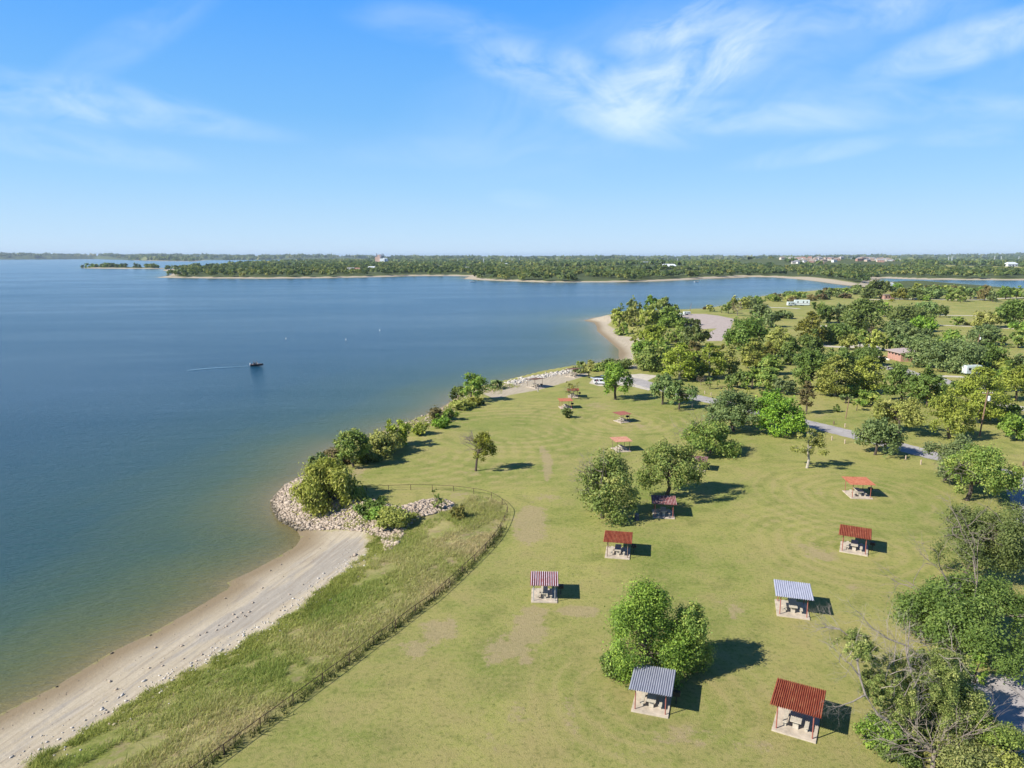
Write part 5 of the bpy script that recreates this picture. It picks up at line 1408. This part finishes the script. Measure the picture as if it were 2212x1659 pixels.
for s, x, y, dk in (('E', 470, 503, 1), ('E', 557, 524, 0), ('E', 350, 602, 0), ('E', 455, 624, 0), ('E', 556, 650, 0), ('E', 905, 742, 0), ('E', 1029, 778, 0), ('E', 1147, 812, 0), ('E', 1612, 752, 0), ('E', 1765, 788, 1), ('E', 1941, 824, 1), ('A', 1145, 1165, 0), ('A', 1290, 1200, 0), ('A', 1225, 1182, 0), ('A', 1380, 1222, 0), ('E', 262, 585, 0), ('E', 700, 556, 0)):
    mt = BOLD if dk else BOL
    if dk not in b0:
        o = MB().tube([(0, 0, -.3), (0, 0, .82), (0, 0, .90)], [.12, .12, .06], 9).build('bollard', mt)
        b0[dk] = o
    else:
        o = b0[dk].copy(); COL.objects.link(o)
    o.location = gp(s, x, y)
    tag(o, 'short dark brown post on the far verge of the road' if dk else 'short pale wooden post in the line along the road verge', 'bollard', 'posts along the road verge')

# ------------------------------------------------------------------ vehicles
GLASS = plain('car_glass', (.015, .02, .025), .08, spec=.6, var=0)
TYRE = plain('tyre_rubber', (.02, .02, .02), .9)
RIM = plain('wheel_rim', (.45, .45, .46), .35, metal=.6)
def car(name, loc, rz, body, lab, cat, L=4.7, W=1.85, Hh=1.7, style='suv', grp=None, tail=False):
    r = root(name, loc, lab, cat, grp, rz)
    paint = plain('paint_' + body[0], body[1], .3, spec=.5, var=.03)
    h1 = Hh * .56
    prof = {'suv': [(-L / 2, .35), (-L / 2, h1), (L * .26, h1), (L * .47, h1 * .86), (L / 2, h1 * .62), (L / 2, .35)],
            'pickup': [(-L / 2, .45), (-L / 2, h1), (L * .28, h1), (L * .48, h1 * .92), (L / 2, h1 * .6), (L / 2, .45)]}[style]
    MB().prism(prof, -W / 2, W / 2).build('body', paint, r)
    c0, c1, c2, c3 = ((-L * .49, -L * .46, L * .10, L * .25) if style == 'suv' else (-L * .12, -L * .09, L * .13, L * .27))
    wi = W / 2 - .10
    cab = MB(); cab.add([(c0, -W / 2 + .02, h1), (c3, -W / 2 + .02, h1), (c3, W / 2 - .02, h1), (c0, W / 2 - .02, h1), (c1, -wi + .06, Hh), (c2, -wi + .06, Hh), (c2, wi - .06, Hh), (c1, wi - .06, Hh)],
                        [(0, 1, 5, 4), (1, 2, 6, 5), (2, 3, 7, 6), (3, 0, 4, 7), (4, 5, 6, 7), (3, 2, 1, 0)])
    cab.build('cabin', paint, r)
    def pane(nm, q):
        MB().add(q, [tuple(range(len(q)))]).build(nm, GLASS, r)
    zl, zh = h1 + .07, Hh - .12
    for sy in (-1, 1):
        yl, yh = sy * (W / 2 - .005), sy * (wi - .055 + .02)
        for a, b in ((.04, .48), (.54, .94)):
            xa0, xb0 = c0 + (c3 - c0) * a, c0 + (c3 - c0) * b * (.97 if b > .9 else 1)
            xa1, xb1 = c1 + (c2 - c1) * a, c1 + (c2 - c1) * min(1, b * 1.02)
            pane('side_window', [(xa0, yl, zl), (xb0 - .12, yl, zl), (xb1, yh, zh), (xa1, yh, zh)])
    pane('windscreen', [(c3 + .012, -wi + .1, zl), (c3 + .012, wi - .1, zl), (c2 + .035, wi - .16, zh), (c2 + .035, -wi + .16, zh)])
    if not tail: pane('rear_window', [(c0 - .012, -wi + .1, zl), (c0 - .012, wi - .1, zl), (c1 - .012, wi - .16, zh), (c1 - .012, -wi + .16, zh)])
    else:
        MB().add([(c1, -wi, Hh), (c1, wi, Hh), (c1 - 1.05, wi, Hh + .22), (c1 - 1.05, -wi, Hh + .22), (c1, -wi, Hh + .07), (c1, wi, Hh + .07), (c1 - 1.05, wi, Hh + .29), (c1 - 1.05, -wi, Hh + .29)],
                 [(0, 1, 2, 3), (4, 5, 6, 7), (0, 1, 5, 4), (2, 3, 7, 6), (1, 2, 6, 5), (0, 3, 7, 4)]).build('tailgate', paint, r)
    for sx in (-.31, .32):
        for sy in (-1, 1):
            w = MB().tube([(L * sx, sy * (W / 2 - .22), .36), (L * sx, sy * (W / 2 + .01), .36)], .36, 14).build('wheel', TYRE, r)
            MB().tube([(L * sx, sy * (W / 2 + .011), .36), (L * sx, sy * (W / 2 + .02), .36)], .2, 12).build('rim', RIM, w)
    for sy in (-1, 1):
        MB().box(L / 2 - .06, L / 2 + .012, sy * W * .36 - .16, sy * W * .36 + .16, h1 * .66, h1 * .82).build('headlight', plain('lamp_glass', (.7, .7, .68), .2), r)
        MB().box(-L / 2 - .012, -L / 2 + .04, sy * W * .42 - .10, sy * W * .42 + .10, h1 * .70, h1 * .95).build('tail_light', plain('tail_red', (.35, .02, .02), .3), r)
    return r
WHT, DRK, SIL = ('white', (.74, .74, .75)), ('dark', (.035, .04, .05)), ('silver', (.42, .43, .46))
g_ = lambda s, x, y: gp(s, x, y)[:2] + (.03,)
car('parked_car', g_('A', 150, 1080), -.06, WHT, 'white car with its tailgate raised on the pale gravel, behind the feather leaved tree', 'car', tail=True)
car('parked_car', g_('A', 215, 1050), -.1, DRK, 'dark car parked just past the white one with raised tailgate', 'car')
car('pickup_truck', g_('K', 1664, 630), .1, WHT, 'white pickup truck at the lake edge of the boat ramp lot', 'truck', L=5.6, style='pickup')
def trailer(loc, rz, L, W, Hh, lab, col=(.76, .76, .76), name='camper_trailer'):
    r = root(name, loc, lab, 'trailer', 'trailers and campers', rz)
    MB().box(-L / 2, L / 2, -W / 2, W / 2, .55, Hh, .18).build('body', plain('camper_white', col, .4, var=.04), r)
    for sy in (-1, 1):
        for k in (-.28, .08, .32):
            MB().box(L * k - .45, L * k + .45, sy * (W / 2 + .003), sy * (W / 2 + .02), Hh * .52, Hh * .78).build('window', GLASS, r)
        MB().box(-L / 2 + .2, L / 2 - .2, sy * (W / 2 + .003), sy * (W / 2 + .012), Hh * .36, Hh * .42).build('stripe', plain('camper_stripe', (.30, .24, .26), .5), r)
        for sx in (-.05, .08):
            MB().tube([(L * sx, sy * (W / 2 - .24), .36), (L * sx, sy * (W / 2 - .02), .36)], .35, 12).build('wheel', TYRE, r)
    MB().tube([(L / 2, 0, .6), (L / 2 + 1.2, 0, .55)], .07, 6).build('hitch', TYRE, r)
    return r
trailer(g_('K', 1715, 622), .15, 4.6, 2.1, 2.2, 'pale boat trailer box behind the white pickup by the ramp', (.60, .66, .64), 'box_trailer')
trailer(g_('L', 438, 525), -.12, 11.5, 2.6, 4.6, 'long white camper parked in the far campsite clearing')
trailer(g_('L', 350, 527), .1, 5.6, 2.4, 3.3, 'smaller cream camper beside the long white one', (.66, .56, .50))
trailer(g_('B', 1690, 938), .1, 5.6, 2.4, 3.2, 'white camper mostly hidden by the great pale sycamore')
car('parked_car', g_('L', 1268, 472), .0, DRK, 'dark car left of the umbrella shaped tree by the far road', 'car')
car('parked_car', g_('L', 1352, 478), .1, WHT, 'white car behind the umbrella shaped tree by the far road', 'car')
car('parked_car', g_('L', 1828, 468), .1, DRK, 'first of two dark cars under the brownish grey tree', 'car')
car('parked_car', g_('L', 1868, 466), .1, DRK, 'dark car right of its twin under the brownish grey tree', 'car')
car('parked_car', g_('L', 160, 540), .0, SIL, 'silver car at the far campsite drive', 'car')

# ------------------------------------------------------------------ boats, buoys
def boat(loc, rz, L, lab, hullc, people=0, grp='boats on the lake'):
    r = root('motor_boat', loc, lab, 'boat', grp, rz)
    n, W = 9, L * .2
    V, Fq = [], []
    for i in range(n):
        f = i / (n - 1); x = -L / 2 + L * f
        w = W * (1 - max(0, (f - .45) / .55) ** 2.2) + .03
        V += [(x, -w, .62 + .14 * f), (x, -w * .75, .02 + .25 * f ** 3), (x, 0, -.22 + .45 * f ** 3), (x, w * .75, .02 + .25 * f ** 3), (x, w, .62 + .14 * f)]
        if i:
            for k in range(4): Fq.append(((i - 1) * 5 + k, (i - 1) * 5 + k + 1, i * 5 + k + 1, i * 5 + k))
    Fq.append((0, 1, 2, 3, 4))
    MB().add(V, Fq).build('hull', plain('hull_' + hullc[0], hullc[1], .35), r)
    dv = []; df = []
    for i in range(n):
        f = i / (n - 1); x = -L / 2 + L * f; w = (W * (1 - max(0, (f - .45) / .55) ** 2.2) + .03) * .97
        dv += [(x, -w, .50 + .14 * f), (x, w, .50 + .14 * f)]
        if i: df.append((2 * i - 2, 2 * i - 1, 2 * i + 1, 2 * i))
    MB().add(dv, df).build('deck', plain('boat_deck', (.50, .42, .40), .7), r)
    m_ = MB().box(-L / 2 - .45, -L / 2 - .05, -.2, .2, .1, 1.05, .06).build('outboard_motor', plain('motor_white', (.7, .7, .7), .3), r)
    MB().tube([(-L / 2 - .25, 0, .1), (-L / 2 - .25, 0, -.5)], .07, 6).build('shaft', TYRE, m_)
    MB().box(L * .02, L * .10, -W * .55, W * .1, .55, 1.05, .04).build('console', plain('console_grey', (.45, .42, .38), .5), r)
    for sx in (-.22, -.06): MB().box(L * sx - .22, L * sx + .22, -W * .6, W * .6, .55, .82, .05).build('seat', plain('boat_seat', (.12, .11, .12), .7), r)
    return r

def person(loc, rz, lab, top, bottom, pose='walk', hairc=(.03, .02, .015)):
    """one skinned body with hair and clothes over it"""
    r = root('person', loc, lab, 'person', 'people', rz)
    if pose == 'walk':
        J = dict(pel=(0, 0, .95), sp=(.01, 0, 1.2), ch=(.02, 0, 1.40), nk=(.03, 0, 1.50), hd=(.05, 0, 1.60), tp=(.05, 0, 1.74), lh=(0, .10, .90), lk=(.14, .11, .50), la=(.10, .11, .08), lt=(.27, .12, .03), rh=(0, -.10, .90), rk=(.04, -.11, .49), ra=(-.20, -.11, .10), rt=(-.05, -.12, .03),
                 ls=(.01, .19, 1.42), le=(-.10, .25, 1.15), lw=(.02, .26, .92), lf=(.06, .26, .82), rs=(.01, -.19, 1.42), re=(.05, -.25, 1.14), rw=(.20, -.24, .95), rf=(.26, -.24, .87))
    elif pose == 'lean':
        J = dict(pel=(0, 0, .93), sp=(.10, 0, 1.17), ch=(.24, 0, 1.34), nk=(.32, 0, 1.42), hd=(.40, 0, 1.50), tp=(.45, 0, 1.62), lh=(0, .10, .89), lk=(.05, .12, .48), la=(-.02, .12, .08), lt=(.14, .13, .03), rh=(0, -.10, .89), rk=(.03, -.12, .48), ra=(-.06, -.12, .08), rt=(.10, -.13, .03),
                 ls=(.22, .19, 1.35), le=(.42, .22, 1.15), lw=(.64, .20, 1.08), lf=(.73, .19, 1.06), rs=(.22, -.19, 1.35), re=(.40, -.22, 1.12), rw=(.62, -.20, 1.02), rf=(.71, -.19, 1.0))
    else:
        J = dict(pel=(0, 0, .12), sp=(-.02, 0, .38), ch=(0, 0, .58), nk=(.02, 0, .68), hd=(.04, 0, .78), tp=(.05, 0, .92), lh=(.05, .10, .10), lk=(.46, .13, .14), la=(.50, .12, -.28), lt=(.66, .12, -.32), rh=(.05, -.10, .10), rk=(.46, -.13, .14), ra=(.50, -.12, -.28), rt=(.66, -.12, -.32),
                 ls=(0, .19, .60), le=(.10, .25, .36), lw=(.32, .18, .30), lf=(.41, .15, .30), rs=(0, -.19, .60), re=(.10, -.25, .36), rw=(.32, -.18, .30), rf=(.41, -.15, .30))
    ED = [('pel', 'sp'), ('sp', 'ch'), ('ch', 'nk'), ('nk', 'hd'), ('hd', 'tp'), ('pel', 'lh'), ('lh', 'lk'), ('lk', 'la'), ('la', 'lt'), ('pel', 'rh'), ('rh', 'rk'), ('rk', 'ra'), ('ra', 'rt'), ('ch', 'ls'), ('ls', 'le'), ('le', 'lw'), ('lw', 'lf'), ('ch', 'rs'), ('rs', 're'), ('re', 'rw'), ('rw', 'rf')]
    RD = dict(pel=.135, sp=.125, ch=.145, nk=.055, hd=.095, tp=.075, lh=.095, lk=.06, la=.042, lt=.035, ls=.065, le=.045, lw=.032, lf=.03)
    rad = lambda j: RD.get(j) or RD.get('l' + j[1:])
    def skin(nm, keys, grow, mat, cut=None):
        ks = list(keys); me = bpy.data.meshes.new(nm)
        P = {k: Vector(J[k]) for k in ks}
        for k, (a, b, f) in (cut or {}).items(): P[k] = Vector(J[a]).lerp(Vector(J[b]), f)
        me.from_pydata([P[k] for k in ks], [(ks.index(a), ks.index(b)) for a, b in ED if a in ks and b in ks], [])
        me.materials.append(mat)
        o = bpy.data.objects.new(nm, me); COL.objects.link(o); o.parent = r
        o.modifiers.new('Skin', 'SKIN'); o.modifiers.new('Subsurf', 'SUBSURF').levels = 1
        o.modifiers['Subsurf'].render_levels = 1
        for i, k in enumerate(ks):
            sv = me.skin_vertices[0].data[i]; q = rad(k) * grow; sv.radius = (q, q)
            sv.use_root = (i == 0)
        return o
    skin('body', J.keys(), 1, plain('skin', (.42, .25, .17), .6))
    skin('shirt', ['sp', 'pel', 'ch', 'ls', 'le', 'rs', 're'], 1.14, plain('cloth_' + top[0], top[1], .85), {'le': ('ls', 'le', .8), 're': ('rs', 're', .8)})
    skin('trousers', ['pel', 'lh', 'lk', 'la', 'rh', 'rk', 'ra'], 1.16, plain('cloth_' + bottom[0], bottom[1], .85))
    mb = MB(); bm = bmesh.new(); bmesh.ops.create_uvsphere(bm, u_segments=10, v_segments=7, radius=1)
    t0 = Vector(J['tp']); mb.add([Vector((v.co.x * .105 - .025, v.co.y * .095, v.co.z * .085 + .01)) + t0 for v in bm.verts], [[v.index for v in f.verts] for f in bm.faces]); bm.free()
    mb.build('hair', plain('hair_dark', hairc, .8), r, True)
    return r
x, y = plane(*px('I', 555.5, 790.5), WATER)
BRZ = .10
boat((x, y, WATER + .12), BRZ, 4.6, 'dark bass boat with two people under way in open water, trailing a thin wake', ('dark', (.02, .02, .03)))
for dx, c, nm in ((-1.15, (.05, .05, .09), 'dark blue'), (-.25, (.09, .08, .08), 'charcoal')):
    person((x + dx * math.cos(BRZ), y + dx * math.sin(BRZ), WATER + .92), BRZ, 'person in ' + nm + ' clothes seated in the dark bass boat', (nm.replace(' ', '_'), c), ('dark_trousers', (.04, .04, .05)), 'sit')
person(gp('D', 260, 378), 2.6, 'person in white shirt and light trousers walking on the lawn by the sandy shore', ('white', (.74, .73, .70)), ('cream', (.62, .58, .52)), 'walk')
person(g_('A', 98, 1084), -.15, 'person in purple top leaning into the raised tailgate of the white car', ('purple', (.28, .13, .27)), ('pink', (.55, .26, .26)), 'lean')
for s, px_, py_, c, lab in (('N', 1930, 350, ('white', (.75, .75, .75)), 'tiny white boat off the sandy point of the far bay'), ('K', 1800, 349, ('cream', (.70, .68, .62)), 'tiny pale boat close under the far sandy shore')):
    xx, yy = plane(*px(s, px_, py_), WATER)
    boat((xx, yy, WATER + .15), .15, 9.0, lab, c)
# wake
wk = MB()
wv, wf = [], []
gw = np.random.default_rng(3)
for i in range(40):
    f = i / 39; xx = x - 3.0 - 18.5 * f; w = .30 + 1.3 * f * (1 - .35 * f)
    yy = y - .3 - 10.5 * f ** 1.35 - .5 * math.sin(f * 6)
    wv += [(xx, yy - w + gw.normal() * .08, WATER + .05), (xx, yy + w + gw.normal() * .08, WATER + .05)]
    if i: wf.append((2 * i - 2, 2 * i - 1, 2 * i + 1, 2 * i))
m, t, out = new_mat('wake_foam')
co = t.node('ShaderNodeTexCoord').outputs['Object']
p = t.node('ShaderNodeBsdfPrincipled', {'Base Color': t.mix(t.noise(co, 1.5, 4), (.05, .12, .17), (.20, .32, .39)), 'Roughness': .3})
t.l.new(p.outputs[0], out.inputs[0])
tag(wk.add(wv, wf).build('wake_foam', m), 'thin pale foam wake trailing behind the dark bass boat', 'foam', kind='stuff')
BUO = plain('buoy_white', (.75, .76, .72), .5)
buoy0 = None
for s, bx_, by_, lab in (('N', 1160, 752, 'white buoy farthest out of three on open water'), ('N', 879, 831, 'greenish white buoy between the other two on open water'), ('N', 382, 823, 'faint small buoy nearest the bass boat')):
    xx, yy = plane(*px(s, bx_, by_), WATER)
    mb = MB().tube([(0, 0, -.2), (0, 0, 0), (0, 0, .3), (0, 0, .55), (0, 0, .9)], [.10, .18, .18, .10, .06], 12)
    o = mb.build('buoy', BUO, None, True); o.location = (xx, yy, WATER)
    tag(o, lab, 'buoy', 'buoys on the lake')

# ------------------------------------------------------------------ haze
hz = MB().box(-52000, 52000, -60, 52000, -9.0, 160).build('haze', bpy.data.materials.new('haze_air'))
hm = hz.data.materials[0]; hm.use_nodes = True
t = NT(hm.node_tree); t.n.clear(); out = t.node('ShaderNodeOutputMaterial')
v = t.node('ShaderNodeVolumePrincipled', {'Color': (.66, .82, 1.0, 1), 'Density': HAZE_D if 'HAZE_D' in globals() else 3.2e-5, 'Anisotropy': 0.0})
t.l.new(v.outputs[0], out.inputs['Volume'])
tag(hz, 'thin blue air that fades the far shores', 'haze', kind='stuff')

# ------------------------------------------------------------------ sky, sun, camera
SUN_AZ, SUN_EL = 24.0, 37.0            # shadows run 24 degrees off +X towards +Y
sd_dir = Vector((-math.cos(R(SUN_AZ)) * math.cos(R(SUN_EL)), -math.sin(R(SUN_AZ)) * math.cos(R(SUN_EL)), math.sin(R(SUN_EL))))
w = bpy.data.worlds.new('World'); scene.world = w; w.use_nodes = True
t = NT(w.node_tree); t.n.clear(); out = t.node('ShaderNodeOutputWorld')
sky = t.node('ShaderNodeTexSky', sky_type='NISHITA', sun_disc=False, sun_elevation=R(SUN_EL), sun_rotation=math.atan2(sd_dir.x, sd_dir.y) % (2 * math.pi), altitude=100, air_density=1.0, dust_density=.35, ozone_density=2.2)
sx0 = t.node('ShaderNodeSeparateXYZ', {0: t.node('ShaderNodeTexCoord').outputs['Generated']}).outputs[2]
air = t.ramp(t.maprange(sx0, 0, 1), [(0, (4.3, 5.6, 6.9)), (.03, (3.6, 5.25, 6.9)), (.09, (2.5, 4.6, 6.9)), (.18, (1.35, 3.6, 6.8)), (.31, (.60, 2.7, 7.0)), (.48, (.16, .85, 3.0)), (1.0, (.06, .28, 1.1))])
sk = t.mix(.93, sky.outputs[0], air)
dirv = t.node('ShaderNodeTexCoord').outputs['Generated']
sx = t.node('ShaderNodeSeparateXYZ', {0: dirv})
yy = t.math('MAXIMUM', sx.outputs[1], .02)
ca, cb = t.math('DIVIDE', sx.outputs[0], yy), t.math('DIVIDE', sx.outputs[2], yy)
cv = t.node('ShaderNodeCombineXYZ', {0: ca, 1: cb}).outputs[0]
def skyab(u, v):

    tt_ = (v - CY) / F
    return (u - CX) / F / (cP - tt_ * sP), (-sP - tt_ * cP) / (cP - tt_ * sP)
warp = t.noise(cv, 3.0, 3, .5)
wv_ = t.node('ShaderNodeVectorMath', {0: cv, 1: t.node('ShaderNodeCombineXYZ', {0: t.math('MULTIPLY', warp, .12), 1: t.math('MULTIPLY', warp, -.09)}).outputs[0]}, operation='ADD').outputs[0]
total = None
n_cache = {}
def streak(rot, k):
    key = (round(rot, 2), k)
    if key not in n_cache:
        mp = t.along(wv_, rot, (1.0, 2.4, 1))
        n_cache[key] = t.maprange(t.noise(mp, k * 1.6, 9, .60, .6), .35, .68)
    return n_cache[key]
# veils of cirrus: centre, half length, half height, slant, strength
for u, v, ru, rv, an, st, nk in ((1480, 150, 260, 90, .42, 1.0, 5), (1180, 150, 190, 62, -.18, .75, 5), (1470, 55, 170, 48, .30, .85, 5), (1330, 245, 230, 60, -.22, .62, 5), (1600, 255, 330, 40, -.03, .62, 4),
                                 (2090, 95, 260, 58, .30, .95, 4), (1900, 20, 260, 55, .05, .62, 4), (1980, 225, 330, 42, -.04, .42, 4), (1760, 330, 200, 26, .16, .40, 4), (2130, 292, 180, 26, .05, .35, 4),
                                 (960, 55, 230, 52, -.12, .34, 4), (150, 215, 360, 62, -.12, .46, 6), (330, 250, 330, 34, -.14, .36, 4), (120, 310, 330, 42, -.14, .36, 4), (900, 330, 240, 40, .0, .16, 4), (1130, 430, 80, 22, -.1, .26, 4), (1745, 78, 60, 34, .2, .34, 5), (260, 100, 300, 60, .5, .22, 4), (1400, 170, 560, 190, .25, .34, 3), (1900, 190, 520, 160, .1, .20, 3)):
    a0, b0_ = skyab(u, v)
    au, _ = skyab(u + 1, v); _, bv = skyab(u, v - 1)
    ku, kv = au - a0, bv - b0_
    dx = t.math('SUBTRACT', ca, a0); dy = t.math('SUBTRACT', cb, b0_)
    c_, s_ = math.cos(an), math.sin(an)
    p_ = t.math('MULTIPLY', t.math('ADD', t.math('MULTIPLY', dx, c_), t.math('MULTIPLY', dy, s_)), 1 / (ru * ku))
    q_ = t.math('MULTIPLY', t.math('SUBTRACT', t.math('MULTIPLY', dy, c_), t.math('MULTIPLY', dx, s_)), 1 / (rv * kv))
    r2 = t.math('ADD', t.math('MULTIPLY', p_, p_), t.math('MULTIPLY', q_, q_))
    mk = t.math('MULTIPLY', t.maprange(r2, 1.3, 0., 0., 1., True), st)
    mk = t.math('MULTIPLY', mk, streak(an, nk))
    total = mk if total is None else t.math('ADD', total, mk)
cl = t.math('MULTIPLY', t.math('MINIMUM', total, 1.0), .53)
skc = t.mix(cl, sk, (7.2, 7.9, 9.4))
bg = t.node('ShaderNodeBackground', {'Color': skc, 'Strength': .096})
t.l.new(bg.outputs[0], out.inputs[0])

sl = bpy.data.lights.new('sun', 'SUN'); sl.energy = 5.0; sl.angle = R(.53); sl.color = (1.0, .955, .88)
so = bpy.data.objects.new('sun', sl); COL.objects.link(so)
so.rotation_euler = sd_dir.to_track_quat('Z', 'Y').to_euler(); so.location = sd_dir * 200

cam = bpy.data.cameras.new('camera'); co_ = bpy.data.objects.new('camera', cam); COL.objects.link(co_)
cam.sensor_width = 36; cam.lens = 36 * F / 2212; cam.clip_start = .5; cam.clip_end = 120000
co_.location = (0, 0, H); co_.rotation_euler = (math.pi / 2 - PITCH, 0, 0)
scene.camera = co_
vs = scene.view_settings
vs.view_transform = 'Standard'; vs.look = 'None'; vs.exposure = .62; vs.gamma = 1
scene.cycles.max_bounces = 6; scene.cycles.diffuse_bounces = 2; scene.cycles.glossy_bounces = 2; scene.cycles.transmission_bounces = 3; scene.cycles.volume_bounces = 0; scene.cycles.transparent_max_bounces = 6
scene.cycles.use_denoising = True
scene.cycles.sample_clamp_indirect = 6
